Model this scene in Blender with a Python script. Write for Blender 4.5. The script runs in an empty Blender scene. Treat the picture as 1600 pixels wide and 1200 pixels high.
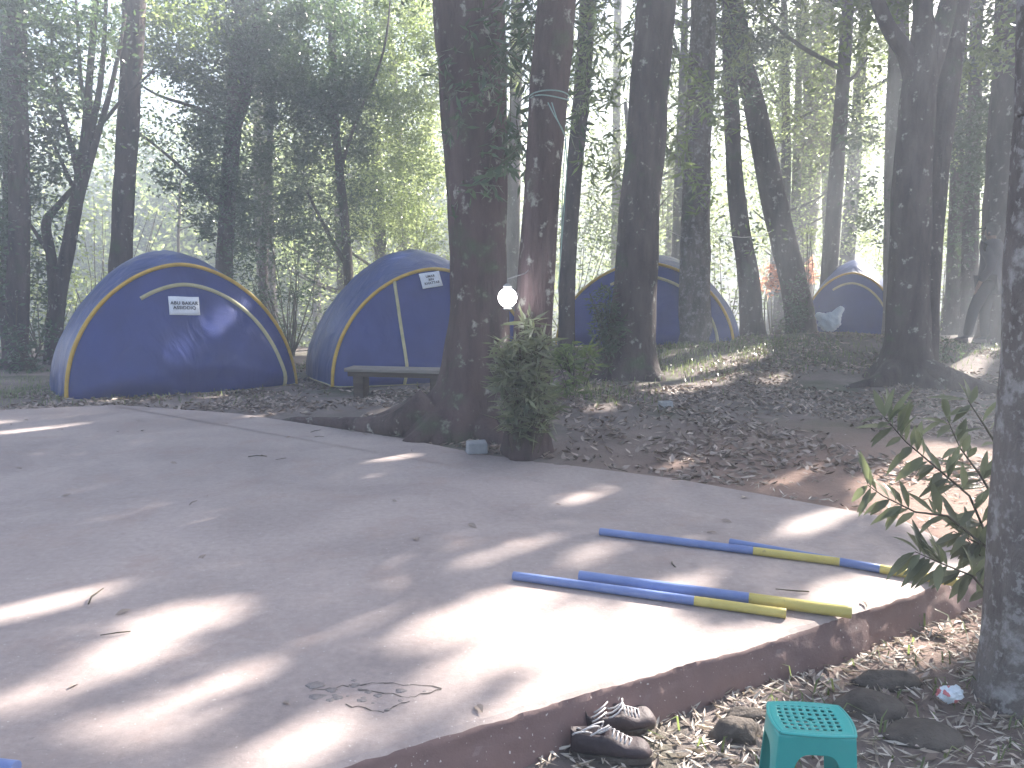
import bpy, bmesh, math, random
import numpy as np
from mathutils import Vector, Matrix, noise as mnoise
sc = bpy.context.scene
rad = math.radians
# ------------------------------------------------------------------ camera, sky, sun, exposure
H, F, PITCH = 1.4, 1200.0, rad(7.55)
cd = bpy.data.cameras.new("camera"); cam = bpy.data.objects.new("camera", cd); sc.collection.objects.link(cam)
cam.location = (0, 0, H); cam.rotation_euler = (rad(90) - PITCH, 0, 0)
cd.sensor_width = 36; cd.lens = 27; cd.clip_end = 1000; cd.clip_start = .05
sc.camera = cam
SUN_AZ, SUN_EL = rad(46), rad(34)
S = Vector((math.cos(SUN_EL) * math.sin(SUN_AZ), math.cos(SUN_EL) * math.cos(SUN_AZ), math.sin(SUN_EL)))
w = bpy.data.worlds.new("World"); sc.world = w; w.use_nodes = True
nt = w.node_tree; bg = nt.nodes["Background"]; sky = nt.nodes.new("ShaderNodeTexSky")
sky.sky_type = 'NISHITA'; sky.sun_disc = False; sky.sun_elevation = SUN_EL; sky.sun_rotation = SUN_AZ
sky.air_density = 1.0; sky.dust_density = 3.0
nt.links.new(sky.outputs[0], bg.inputs[0]); bg.inputs[1].default_value = .055
sd = bpy.data.lights.new("sun", 'SUN'); so = bpy.data.objects.new("sun", sd); sc.collection.objects.link(so)
sd.energy = 5.0; sd.angle = rad(.55); sd.color = (1, .93, .84)
so.rotation_euler = S.to_track_quat('Z', 'Y').to_euler(); so.location = (20, 20, 20)
sc.view_settings.view_transform = 'Standard'; sc.view_settings.look = 'None'
sc.view_settings.exposure = 2.65; sc.view_settings.gamma = 1
sc.cycles.use_denoising = True
sc.cycles.max_bounces = 6; sc.cycles.transparent_max_bounces = 4; sc.cycles.volume_bounces = 1
sc.cycles.diffuse_bounces = 3; sc.cycles.glossy_bounces = 2; sc.cycles.transmission_bounces = 3
sc.cycles.sample_clamp_indirect = 6

rng = np.random.default_rng(7); random.seed(7)

# ------------------------------------------------------------------ small helpers
def ray(px, py):
    a = (px - 800) / F; b = (py - 600) / F
    return Vector((a, math.cos(PITCH) - b * math.sin(PITCH), -math.sin(PITCH) - b * math.cos(PITCH)))
def G(px, py, z=0.0):
    d = ray(px, py); t = (z - H) / d.z
    return Vector((d.x * t, d.y * t, z))
def AT(px, py, Y):
    d = ray(px, py); t = Y / d.y
    return Vector((d.x * t, Y, H + d.z * t))
def tag(o, label=None, cat=None, group=None, kind=None):
    if label: o["label"] = label
    if cat: o["category"] = cat
    if group: o["group"] = group
    if kind: o["kind"] = kind
    return o
def empty(name, loc, label, cat, group=None, rz=0):
    o = bpy.data.objects.new(name, None); sc.collection.objects.link(o)
    o.location = loc; o.rotation_euler = (0, 0, rz); o.empty_display_size = .2
    return tag(o, label, cat, group)
def mesh(name, V, Fc, m, parent=None, smooth=True):
    me = bpy.data.meshes.new(name)
    if isinstance(V, np.ndarray) and isinstance(Fc, np.ndarray):
        n = Fc.shape[1]
        me.vertices.add(len(V)); me.vertices.foreach_set("co", V.astype(np.float32).ravel())
        me.loops.add(Fc.size); me.loops.foreach_set("vertex_index", Fc.astype(np.int32).ravel())
        me.polygons.add(len(Fc)); me.polygons.foreach_set("loop_start", np.arange(0, Fc.size, n, dtype=np.int32))
        me.polygons.foreach_set("loop_total", np.full(len(Fc), n, dtype=np.int32))
        me.update(calc_edges=True)
    else:
        me.from_pydata([tuple(v) for v in V], [], [tuple(f) for f in Fc]); me.update()
    if smooth: me.polygons.foreach_set("use_smooth", [True] * len(me.polygons))
    if m: me.materials.append(m)
    o = bpy.data.objects.new(name, me); sc.collection.objects.link(o)
    if parent:
        o.parent = parent
    return o
def keep_world(o, parent):           # parent without moving (parents are unrotated empties unless said)
    o.parent = parent; bpy.context.view_layer.update(); o.matrix_parent_inverse = parent.matrix_world.inverted()
class MB:
    def __init__(s): s.V = []; s.F = []
    def add(s, V, Fc):
        n = len(s.V); s.V += [tuple(v) for v in V]; s.F += [tuple(i + n for i in f) for f in Fc]
    def tube(s, P, R, n=8, cap=True, jit=0):
        P = [Vector(p) for p in P]
        if not hasattr(R, '__len__'): R = [R] * len(P)
        V = []; up = None
        for i, p in enumerate(P):
            t = (P[min(i + 1, len(P) - 1)] - P[max(i - 1, 0)]).normalized()
            if up is None:
                up = t.orthogonal().normalized()
            u = (up - t * up.dot(t)).normalized(); up = u; v = t.cross(u)
            for k in range(n):
                a = 2 * math.pi * k / n; r = R[i] * (1 + jit * random.uniform(-1, 1))
                V.append(p + (u * math.cos(a) + v * math.sin(a)) * r)
        Fc = [(i * n + k, i * n + (k + 1) % n, (i + 1) * n + (k + 1) % n, (i + 1) * n + k) for i in range(len(P) - 1) for k in range(n)]
        if cap: Fc += [tuple(range(n))[::-1], tuple((len(P) - 1) * n + k for k in range(n))]
        s.add(V, Fc)
    def box(s, c, d, rz=0, jit=0, M=None):
        V = []
        for x in (-1, 1):
            for y in (-1, 1):
                for z in (-1, 1):
                    v = Vector((x * d[0] / 2, y * d[1] / 2, z * d[2] / 2)) + Vector([random.uniform(-jit, jit) for _ in range(3)])
                    v.rotate(Matrix.Rotation(rz, 3, 'Z'))
                    V.append(v + Vector(c))
        s.add(V, [(0, 1, 3, 2), (4, 6, 7, 5), (0, 4, 5, 1), (2, 3, 7, 6), (0, 2, 6, 4), (1, 5, 7, 3)])
    def build(s, name, m, parent=None, smooth=True):
        o = mesh(name, s.V, s.F, m, parent, smooth)
        for p in o.data.polygons:
            if len(p.vertices) > 4: p.use_smooth = False
        return o
def bevel(o, w_=.01, seg=2):
    b = o.modifiers.new("bevel", 'BEVEL'); b.width = w_; b.segments = seg; b.limit_method = 'ANGLE'
    return o

# ------------------------------------------------------------------ materials
def newmat(name):
    m = bpy.data.materials.new(name); m.use_nodes = True
    return m, m.node_tree, m.node_tree.nodes["Principled BSDF"]
def nd(t, typ, **kw):
    n = t.nodes.new(typ)
    for k, v in kw.items():
        if k in n.inputs.keys(): n.inputs[k].default_value = v
        else: setattr(n, k, v)
    return n
def ramp(t, src, stops):
    r = t.nodes.new("ShaderNodeValToRGB"); e = r.color_ramp.elements
    while len(e) < len(stops): e.new(.5)
    for el, (p, c) in zip(e, stops):
        el.position = p; el.color = (*c, 1) if len(c) == 3 else c
    t.links.new(src, r.inputs[0]); return r
def coords(t, kind="Object", scale=None):
    tc = t.nodes.new("ShaderNodeTexCoord")
    if scale is None: return tc.outputs[kind]
    mp = t.nodes.new("ShaderNodeMapping"); mp.inputs["Scale"].default_value = scale
    t.links.new(tc.outputs[kind], mp.inputs[0]); return mp.outputs[0]
def noisy(name, c1, c2, scale=5, rough=.8, bump=.3, bscale=40, stretch=(1, 1, 1), spec=.3, extra=None, bdist=.02, sheen=0):
    m, t, b = newmat(name)
    co = coords(t, "Object", stretch)
    n = nd(t, "ShaderNodeTexNoise", Scale=scale, Detail=8.0, Roughness=.6); t.links.new(co, n.inputs[0])
    r = ramp(t, n.outputs[0], [(.3, c1), (.7, c2)])
    col = r.outputs[0]
    if extra:      # patches: (colour, scale, lo, hi)
        for (ec, es, lo, hi) in extra:
            n3 = nd(t, "ShaderNodeTexNoise", Scale=es, Detail=5.0, Roughness=.65); t.links.new(coords(t, "Object"), n3.inputs[0])
            rr = ramp(t, n3.outputs[0], [(lo, (0, 0, 0)), (hi, (1, 1, 1))])
            mx = t.nodes.new("ShaderNodeMixRGB"); t.links.new(rr.outputs[0], mx.inputs[0]); t.links.new(col, mx.inputs[1])
            mx.inputs[2].default_value = (*ec, 1); col = mx.outputs[0]
    t.links.new(col, b.inputs["Base Color"])
    b.inputs["Roughness"].default_value = rough; b.inputs["Specular IOR Level"].default_value = spec
    if sheen: b.inputs["Sheen Weight"].default_value = sheen
    if bump:
        n2 = nd(t, "ShaderNodeTexNoise", Scale=bscale, Detail=6.0, Roughness=.65); t.links.new(co, n2.inputs[0])
        bp = nd(t, "ShaderNodeBump", Strength=bump, Distance=bdist); t.links.new(n2.outputs[0], bp.inputs["Height"])
        t.links.new(bp.outputs[0], b.inputs["Normal"])
    return m
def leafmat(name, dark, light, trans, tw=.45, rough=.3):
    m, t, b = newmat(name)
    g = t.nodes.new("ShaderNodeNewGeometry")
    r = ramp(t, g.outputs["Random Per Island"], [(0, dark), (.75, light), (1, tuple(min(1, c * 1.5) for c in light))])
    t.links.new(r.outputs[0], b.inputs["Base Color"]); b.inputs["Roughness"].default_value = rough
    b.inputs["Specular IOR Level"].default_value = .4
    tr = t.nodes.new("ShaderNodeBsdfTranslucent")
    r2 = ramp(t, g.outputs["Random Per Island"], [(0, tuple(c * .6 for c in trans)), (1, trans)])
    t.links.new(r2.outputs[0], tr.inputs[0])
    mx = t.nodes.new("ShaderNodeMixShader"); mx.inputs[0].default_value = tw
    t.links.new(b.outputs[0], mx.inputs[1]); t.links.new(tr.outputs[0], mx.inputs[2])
    t.links.new(mx.outputs[0], t.nodes["Material Output"].inputs[0])
    return m
M = {}
M['bark'] = noisy("bark", (.026, .019, .020), (.10, .077, .074), 6, .9, .9, 26, (1, 1, .28), .2, [((.30, .30, .27), 7.5, .60, .68), ((.05, .07, .035), 2.2, .58, .72)], .03)
M['bark_red'] = noisy("bark_red", (.035, .023, .024), (.115, .08, .08), 6, .9, .9, 22, (1, 1, .2), .2, [((.33, .32, .29), 8, .58, .68), ((.06, .075, .045), 2.0, .55, .7)], .05)
M['bark_mottled'] = noisy('bark_mottled', (.085, .075, .075), (.21, .185, .18), 7, .9, .9, 34, (1, 1, .5), .2, [((.34, .33, .33), 8, .54, .66), ((.27, .26, .26), 24, .55, .62), ((.08, .09, .06), 2.5, .58, .7)], .03)
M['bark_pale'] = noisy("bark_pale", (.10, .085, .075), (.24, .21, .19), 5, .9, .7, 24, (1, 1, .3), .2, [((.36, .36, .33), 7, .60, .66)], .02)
M['bark_lichen'] = noisy("bark_lichen", (.05, .042, .04), (.16, .135, .125), 8, .9, .9, 30, (1, 1, .4), .2, [((.27, .26, .26), 9, .54, .66), ((.21, .20, .20), 24, .56, .64), ((.07, .09, .05), 3, .56, .68)], .03)
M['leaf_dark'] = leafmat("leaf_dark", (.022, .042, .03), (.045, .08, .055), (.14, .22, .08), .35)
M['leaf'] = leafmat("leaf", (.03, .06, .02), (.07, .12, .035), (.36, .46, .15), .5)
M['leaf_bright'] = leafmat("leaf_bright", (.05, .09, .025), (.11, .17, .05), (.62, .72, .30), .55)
M['leaf_flare'] = leafmat("leaf_flare", (.34, .17, .12), (.50, .32, .24), (1.0, .58, .42), .6)  # lens flare tint put into the leaf colour
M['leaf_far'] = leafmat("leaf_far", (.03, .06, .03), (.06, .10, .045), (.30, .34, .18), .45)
M['leaf_canopy'] = leafmat("leaf_canopy", (.02, .04, .015), (.05, .08, .03), (.06, .10, .025), .3)
M['litter'] = leafmat("litter", (.11, .078, .064), (.36, .295, .255), (.16, .10, .06), .15, .7)
M['straw'] = leafmat("straw", (.24, .19, .15), (.60, .54, .47), (.3, .25, .18), .2, .6)
M['grass'] = leafmat("grass", (.05, .08, .03), (.12, .16, .06), (.30, .38, .12), .4)
M['stem'] = noisy("stem", (.05, .045, .03), (.11, .09, .06), 20, .8, .2)

def ground_mat():
    m, t, b = newmat("soil")
    co = coords(t, "Object")
    n = nd(t, "ShaderNodeTexNoise", Scale=1.6, Detail=9.0, Roughness=.65); t.links.new(co, n.inputs[0])
    r = ramp(t, n.outputs[0], [(.3, (.12, .098, .094)), (.55, (.19, .16, .15)), (.75, (.26, .225, .21))])
    n2 = nd(t, "ShaderNodeTexNoise", Scale=.55, Detail=5.0, Roughness=.6); t.links.new(co, n2.inputs[0])
    r2 = ramp(t, n2.outputs[0], [(.52, (0, 0, 0)), (.66, (1, 1, 1))])
    mx = t.nodes.new("ShaderNodeMixRGB"); t.links.new(r2.outputs[0], mx.inputs[0]); t.links.new(r.outputs[0], mx.inputs[1]); mx.inputs[2].default_value = (.06, .075, .04, 1)
    # reddish bare earth close to the slab corner, from a soft object-space mask
    sx = t.nodes.new("ShaderNodeSeparateXYZ"); t.links.new(co, sx.inputs[0])
    vd = nd(t, "ShaderNodeVectorMath", operation='DISTANCE'); t.links.new(co, vd.inputs[0]); vd.inputs[1].default_value = (2.9, 4.9, 0)
    rr = ramp(t, vd.outputs["Value"], [(0, (1, 1, 1)), (1, (0, 0, 0))])
    mr = nd(t, "ShaderNodeMapRange"); mr.inputs[1].default_value = 1.2; mr.inputs[2].default_value = 3.2; mr.inputs[3].default_value = 1; mr.inputs[4].default_value = 0
    t.links.new(vd.outputs["Value"], mr.inputs[0])
    m2 = t.nodes.new("ShaderNodeMixRGB"); t.links.new(mr.outputs[0], m2.inputs[0]); t.links.new(mx.outputs[0], m2.inputs[1]); m2.inputs[2].default_value = (.25, .17, .14, 1)
    t.links.new(m2.outputs[0], b.inputs["Base Color"]); b.inputs["Roughness"].default_value = .95; b.inputs["Specular IOR Level"].default_value = .15
    n3 = nd(t, "ShaderNodeTexNoise", Scale=22.0, Detail=9.0, Roughness=.7); t.links.new(co, n3.inputs[0])
    bp = nd(t, "ShaderNodeBump", Strength=.8, Distance=.03); t.links.new(n3.outputs[0], bp.inputs["Height"]); t.links.new(bp.outputs[0], b.inputs["Normal"])
    return m
M['soil'] = ground_mat()
def slab_mat():
    m, t, b = newmat("concrete")
    co = coords(t, "Object")
    n = nd(t, "ShaderNodeTexNoise", Scale=.9, Detail=8.0, Roughness=.6, Distortion=.6); t.links.new(co, n.inputs[0])
    r = ramp(t, n.outputs[0], [(.28, (.25, .208, .20)), (.5, (.335, .28, .265)), (.72, (.405, .338, .315))])
    n2 = nd(t, "ShaderNodeTexNoise", Scale=26.0, Detail=6.0, Roughness=.7); t.links.new(co, n2.inputs[0])
    r2 = ramp(t, n2.outputs[0], [(.3, (.86, .86, .86)), (.7, (1.1, 1.1, 1.1))])
    mu = nd(t, "ShaderNodeMixRGB", blend_type='MULTIPLY'); mu.inputs[0].default_value = 1
    t.links.new(r.outputs[0], mu.inputs[1]); t.links.new(r2.outputs[0], mu.inputs[2])
    # reddish soil washed over the surface in blotches
    n4 = nd(t, "ShaderNodeTexNoise", Scale=2.3, Detail=7.0, Roughness=.7); t.links.new(co, n4.inputs[0])
    r4 = ramp(t, n4.outputs[0], [(.52, (0, 0, 0)), (.75, (.55, .55, .55))])
    mx = t.nodes.new("ShaderNodeMixRGB"); t.links.new(r4.outputs[0], mx.inputs[0]); t.links.new(mu.outputs[0], mx.inputs[1]); mx.inputs[2].default_value = (.30, .21, .18, 1)
    # side faces carry red earth
    g = t.nodes.new("ShaderNodeNewGeometry"); s2 = t.nodes.new("ShaderNodeSeparateXYZ"); t.links.new(g.outputs["True Normal"], s2.inputs[0])
    mr = nd(t, "ShaderNodeMapRange"); mr.inputs[1].default_value = .55; mr.inputs[2].default_value = .9; mr.inputs[3].default_value = 1; mr.inputs[4].default_value = 0
    t.links.new(s2.outputs[2], mr.inputs[0])
    m2 = t.nodes.new("ShaderNodeMixRGB"); t.links.new(mr.outputs[0], m2.inputs[0]); t.links.new(mx.outputs[0], m2.inputs[1]); m2.inputs[2].default_value = (.21, .14, .13, 1)
    n6 = nd(t, "ShaderNodeTexNoise", Scale=70.0, Detail=2.0); t.links.new(co, n6.inputs[0])
    r6 = ramp(t, n6.outputs[0], [(.70, (0, 0, 0)), (.74, (1, 1, 1))]); m6 = t.nodes.new("ShaderNodeMixRGB"); t.links.new(r6.outputs[0], m6.inputs[0]); t.links.new(m2.outputs[0], m6.inputs[1]); m6.inputs[2].default_value = (.55, .5, .47, 1)
    n7 = nd(t, "ShaderNodeTexNoise", Scale=7.0, Detail=6.0, Roughness=.75, Distortion=1.5); t.links.new(co, n7.inputs[0])
    r7 = ramp(t, n7.outputs[0], [(.60, (0, 0, 0)), (.78, (.6, .6, .6))]); m7 = t.nodes.new("ShaderNodeMixRGB"); t.links.new(r7.outputs[0], m7.inputs[0]); t.links.new(m6.outputs[0], m7.inputs[1]); m7.inputs[2].default_value = (.17, .14, .135, 1)
    m2 = m7
    t.links.new(m2.outputs[0], b.inputs["Base Color"]); b.inputs["Roughness"].default_value = .8; b.inputs["Specular IOR Level"].default_value = .3
    n3 = nd(t, "ShaderNodeTexNoise", Scale=45.0, Detail=8.0, Roughness=.75); t.links.new(co, n3.inputs[0])
    bp = nd(t, "ShaderNodeBump", Strength=.35, Distance=.01); t.links.new(n3.outputs[0], bp.inputs["Height"]); t.links.new(bp.outputs[0], b.inputs["Normal"])
    return m
M['slab'] = slab_mat()
def fabric(name, c, rough=.5, wr=.25, trans=None):
    m, t, b = newmat(name)
    co = coords(t, "Object")
    b.inputs["Base Color"].default_value = (*c, 1); b.inputs["Roughness"].default_value = rough; b.inputs["Specular IOR Level"].default_value = .4
    n = nd(t, "ShaderNodeTexNoise", Scale=2.2, Detail=3.0, Roughness=.5, Distortion=1.2); t.links.new(coords(t, "Object", (1, 1, .5)), n.inputs[0])
    bp = nd(t, "ShaderNodeBump", Strength=wr, Distance=.12); t.links.new(n.outputs[0], bp.inputs["Height"]); t.links.new(bp.outputs[0], b.inputs["Normal"])
    n5 = nd(t, "ShaderNodeTexNoise", Scale=3.0, Detail=6.0); t.links.new(co, n5.inputs[0])
    r = ramp(t, n5.outputs[0], [(.3, tuple(x * .8 for x in c)), (.7, tuple(x * 1.2 for x in c))]); t.links.new(r.outputs[0], b.inputs["Base Color"])
    if trans:
        tr = t.nodes.new("ShaderNodeBsdfTranslucent"); tr.inputs[0].default_value = (*trans, 1)
        mx = t.nodes.new("ShaderNodeMixShader"); mx.inputs[0].default_value = .3
        t.links.new(b.outputs[0], mx.inputs[1]); t.links.new(tr.outputs[0], mx.inputs[2]); t.links.new(mx.outputs[0], t.nodes["Material Output"].inputs[0])
    return m
M['tent'] = fabric("tent_nylon", (.034, .055, .23), .42, .35, (.04, .07, .30))
M['tent_fly'] = fabric("tent_fly_nylon", (.045, .08, .25), .34, .4, (.05, .09, .32))
M['tape'] = noisy("yellow_tape", (.42, .26, .04), (.58, .38, .06), 8, .5, .1)
M['tape_pale'] = noisy("pale_tape", (.38, .35, .20), (.50, .46, .28), 8, .6, .1)
M['paper'] = noisy("paper", (.66, .68, .74), (.76, .78, .84), 6, .7, .1)
M['ink'] = noisy("ink", (.015, .015, .03), (.03, .03, .05), 6, .6, 0)
M['wood'] = noisy("wood", (.045, .032, .026), (.10, .075, .06), 6, .8, .5, 20, (.2, 4, 4))
M['wood_top'] = noisy("wood_top", (.16, .14, .12), (.28, .25, .23), 6, .7, .4, 20, (.2, 4, 4))
M['blue'] = noisy("blue_paint", (.13, .18, .38), (.18, .24, .45), 9, .32, .15, 60, extra=[((.22, .22, .28), 30, .68, .74)])
M['yellow'] = noisy("yellow_paint", (.48, .39, .11), (.58, .48, .15), 9, .35, .15, 60, extra=[((.25, .2, .1), 30, .66, .74)])
M['block'] = noisy("cement", (.24, .25, .26), (.36, .37, .39), 12, .9, .6, 50)
M['chip'] = noisy('chip', (.20, .175, .17), (.30, .265, .255), 12, .9, .6, 50)
M['leaf_olive'] = leafmat('leaf_olive', (.09, .105, .07), (.16, .18, .115), (.28, .32, .16), .45)
M['stone'] = noisy("stone", (.06, .05, .045), (.13, .11, .095), 10, .95, .8, 30)
M['teal'] = noisy("teal_plastic", (.03, .34, .32), (.05, .40, .37), 3, .28, .03, 20, spec=.5)
M['shoe'] = noisy("shoe_leather", (.035, .026, .03), (.08, .06, .065), 8, .6, .3, 40)
M['lace'] = noisy("lace", (.45, .42, .42), (.6, .57, .56), 30, .8, .2)
M['white'] = noisy("white_plastic", (.60, .66, .72), (.74, .78, .82), 6, .4, .2)
M['pink'] = noisy("pink_print", (.5, .12, .14), (.6, .2, .2), 6, .4, .1)
M['cord'] = noisy("green_cord", (.16, .24, .22), (.22, .32, .29), 20, .6, .1)
M['navy'] = noisy("navy_cloth", (.008, .008, .022), (.016, .016, .036), 6, .85, .3)
M['trouser'] = noisy("dark_trousers", (.010, .012, .018), (.018, .02, .028), 6, .9, .3)
M['skin'] = noisy("skin", (.13, .078, .06), (.17, .10, .08), 6, .5, .1)
M['hair'] = noisy("hair", (.008, .007, .007), (.02, .018, .017), 30, .6, .2)
M['metal'] = noisy("metal", (.20, .20, .20), (.3, .3, .3), 6, .4, .1)
def glintmat():  # glow of the added globe that stands for a glint
    m, t, b = newmat("glint_glow"); b.inputs["Base Color"].default_value = (1, 1, 1, 1)
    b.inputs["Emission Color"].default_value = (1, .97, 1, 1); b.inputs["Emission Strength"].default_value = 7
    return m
M['glint'] = glintmat()

# ------------------------------------------------------------------ corridors of sunlight (gaps left in the canopy)
Rv = Vector((math.cos(SUN_AZ), -math.sin(SUN_AZ), 0)); Uv = S.cross(Rv) * -1
if Uv.z < 0: Uv = -Uv
RS = np.array([Rv[:], Uv[:]]).T
Sn = np.array(S[:])
PATCH = []
def patch(px, z=0.0, pts=None, keep=0.0, grow=0.0):
    W = [G(x, y, z) for x, y in px] if pts is None else pts
    W = np.array([p[:] for p in W]); Q = W @ RS; c = Q.mean(0); Q = Q + (Q - c) / (np.linalg.norm(Q - c, axis=1)[:, None] + 1e-6) * grow
    PATCH.append((Q, float((W @ Sn).mean()), keep))
for p_ in [
    [(800, 918), (880, 918), (868, 938), (700, 1005), (655, 1000), (740, 955)],
    [(780, 992), (910, 945), (938, 950), (885, 1010), (785, 1040), (690, 1082), (690, 1045)],
    [(985, 945), (1075, 955), (1035, 980), (1110, 990), (1112, 1012), (1000, 1058), (900, 1092), (760, 1130), (700, 1140), (830, 1085), (925, 1010)],
    [(560, 1103), (520, 1150), (460, 1200), (340, 1215), (480, 1125)],
    [(40, 1082), (100, 1060), (140, 1010), (240, 952), (330, 940), (372, 958), (330, 988), (230, 1030), (150, 1066)],
    [(150, 1150), (165, 1110), (230, 1088), (270, 1100), (340, 1108), (280, 1135), (190, 1155)],
    [(0, 1080), (60, 1070), (100, 1072), (60, 1098), (-60, 1115)],
    [(20, 942), (120, 925), (200, 902), (130, 945), (0, 968), (-40, 965)],
    [(150, 890), (300, 848), (515, 800), (510, 812), (330, 862), (170, 897)],
    [(-30, 660), (150, 656), (105, 672), (-30, 680)],
    [(700, 890), (850, 836), (882, 840), (760, 888)],
    [(520, 985), (600, 940), (690, 905), (640, 935), (540, 992)],
    [(640, 985), (720, 948), (770, 935), (700, 975), (600, 1015)],
    [(1270, 925), (1330, 905), (1440, 905), (1380, 935), (1310, 950)],
    [(1000, 935), (1060, 905), (1120, 895), (1100, 915), (1040, 945)],
    [(890, 880), (930, 855), (960, 850), (940, 872), (895, 888)],
    [(1230, 828), (1290, 800), (1340, 790), (1300, 815), (1240, 835)],
    [(1190, 748), (1260, 722), (1310, 703), (1290, 722), (1200, 757)],
    [(1400, 725), (1450, 690), (1570, 700), (1570, 830), (1500, 850), (1370, 790), (1340, 752)],
    [(880, 780), (940, 760), (960, 762), (900, 790)], [(700, 1105), (640, 1150), (600, 1170), (690, 1110)],
]: patch(p_, keep=(.38 if max(q_[0] for q_ in p_) < 640 and min(q_[1] for q_ in p_) < 1100 else (.32 if max(q_[0] for q_ in p_) < 965 and min(q_[1] for q_ in p_) < 900 else 0)))
for p_ in [
    [(1285, 1010), (1340, 968), (1480, 955), (1520, 965), (1515, 1000), (1450, 1045), (1330, 1035), (1270, 1030)],
    [(1020, 1125), (1100, 1085), (1200, 1060), (1290, 1035), (1320, 1040), (1250, 1062), (1190, 1090), (1185, 1200), (900, 1230), (930, 1150)],
]: patch(p_, -.17)
patch([(1020, 575), (1050, 548), (1180, 538), (1200, 548), (1160, 562), (1080, 580)], .35)
patch([(1190, 582), (1235, 572), (1230, 583)], .2)
patch([(870, 625), (900, 600), (945, 590), (945, 610)], .05)
patch([(1495, 515), (1560, 520), (1550, 545), (1505, 540)], .5)
# sunlit places on the tents and shrubs
PATCH.append((np.array([(-10.06, -1.82), (-10.26, -1.78), (-10.27, -1.60), (-10.17, -1.55), (-10.06, -1.62)]), -4.5 * Sn[0] + 9.9 * Sn[1] + .4 * Sn[2], 0.0))
patch(None, pts=[AT(x, y, 10.2) for x, y in [(400, 545), (425, 548), (430, 570), (405, 575)]])
patch(None, pts=[AT(x, y, 11.6) for x, y in [(228, 425), (262, 392), (300, 400), (355, 432), (300, 424)]])
patch(None, pts=[AT(x, y, 15.4) for x, y in [(900, 430), (945, 405), (1010, 405), (1060, 430), (1062, 455), (1000, 420)]])
patch(None, pts=[AT(x, y, 19.5) for x, y in [(1285, 425), (1325, 405), (1385, 420), (1388, 460), (1350, 430)]])
patch(None, pts=[AT(x, y, 18.0) for x, y in [(1188, 392), (1225, 392), (1228, 462), (1188, 462)]])
patch(None, pts=[AT(x, y, 18.4) for x, y in [(1253, 395), (1276, 395), (1276, 455), (1253, 455)]])
for _ in range(26):     # weak stray dapples
    x_, y_ = rng.uniform(-5.5, 2), rng.uniform(2.2, 8.2); r_ = rng.uniform(.03, .1)
    a_ = np.linspace(0, 2 * math.pi, 9)[:-1]
    patch(None, pts=[Vector((x_ + r_ * 2.2 * math.cos(q) * .72 - r_ * .6 * math.sin(q), y_ + r_ * 2.2 * math.cos(q) * .69 + r_ * .6 * math.sin(q), 0)) for q in a_])
def corridor(P):
    """True for points that would shade one of the sunlit places"""
    uv = P @ RS; dep = P @ Sn; hit = np.zeros(len(P), bool)
    for poly, d0, keep in PATCH:
        lo = poly.min(0); hi = poly.max(0)
        idx = np.where((uv[:, 0] > lo[0]) & (uv[:, 0] < hi[0]) & (uv[:, 1] > lo[1]) & (uv[:, 1] < hi[1]) & (dep > d0 + .7))[0]
        if len(idx) == 0: continue
        x, y = uv[idx, 0], uv[idx, 1]; ins = np.zeros(len(idx), bool); j = len(poly) - 1
        for i in range(len(poly)):
            xi, yi = poly[i]; xj, yj = poly[j]
            c = ((yi > y) != (yj > y)) & (x < (xj - xi) * (y - yi) / (yj - yi + 1e-12) + xi); ins ^= c; j = i
        kk = idx[ins]; hit[kk if keep == 0 else kk[rng.uniform(size=len(kk)) > keep]] = True
    return hit

# ------------------------------------------------------------------ leaves
def leaf_mesh(C, size, aspect=.45, droop=.3, sj=.35, fold=0.25):
    """diamond leaves at points C; returns verts, quads"""
    n = len(C)
    d = rng.normal(size=(n, 3)); d[:, 2] = d[:, 2] * .6 - droop; d /= np.linalg.norm(d, axis=1)[:, None]
    q = rng.normal(size=(n, 3)); s = np.cross(d, q); s /= np.linalg.norm(s, axis=1)[:, None] + 1e-9
    nn = np.cross(d, s)
    L = size * (1 + sj * rng.uniform(-1, 1, n))[:, None] if np.isscalar(size) else size[:, None]
    W = L * aspect * .5
    a = C; b = C + d * L * .45 + s * W + nn * W * fold; c = C + d * L; e = C + d * L * .45 - s * W + nn * W * fold
    V = np.stack([a, b, c, e], 1).reshape(-1, 3)
    Fq = np.arange(4 * n).reshape(-1, 4)
    return V, Fq
def cloud(c, r, n, clumps=40, spread=.22, shell=.5):
    """points in clumps inside an ellipsoid"""
    c = np.array(c, float); r = np.array(r, float)
    k = rng.normal(size=(clumps, 3)); k /= np.linalg.norm(k, axis=1)[:, None]
    k *= (rng.uniform(shell ** 3, 1, clumps) ** (1 / 3))[:, None]
    w_ = rng.uniform(.3, 1.6, clumps); w_ /= w_.sum()
    idx = rng.choice(clumps, n, p=w_)
    sp = rng.uniform(.5, 1.5, clumps)[idx][:, None] * spread
    return c + (k[idx] + rng.normal(size=(n, 3)) * sp * np.array([1, 1, .7])) * r
def foliage(name, P, size, m, parent, aspect=.45, droop=.3, fold=.25, cull=True):
    P = P[P[:, 2] < 16.4]
    V, Fq = leaf_mesh(P, size, aspect, droop, fold=fold)
    bad = corridor(V).reshape(-1, 4).any(1)
    V = V.reshape(-1, 4, 3)[~bad].reshape(-1, 3); Fq = np.arange(len(V)).reshape(-1, 4)
    o = mesh(name, V, Fq, m, None, smooth=False)
    if parent:
        o.location = -Vector(parent.location); o.parent = parent
    return o

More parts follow.
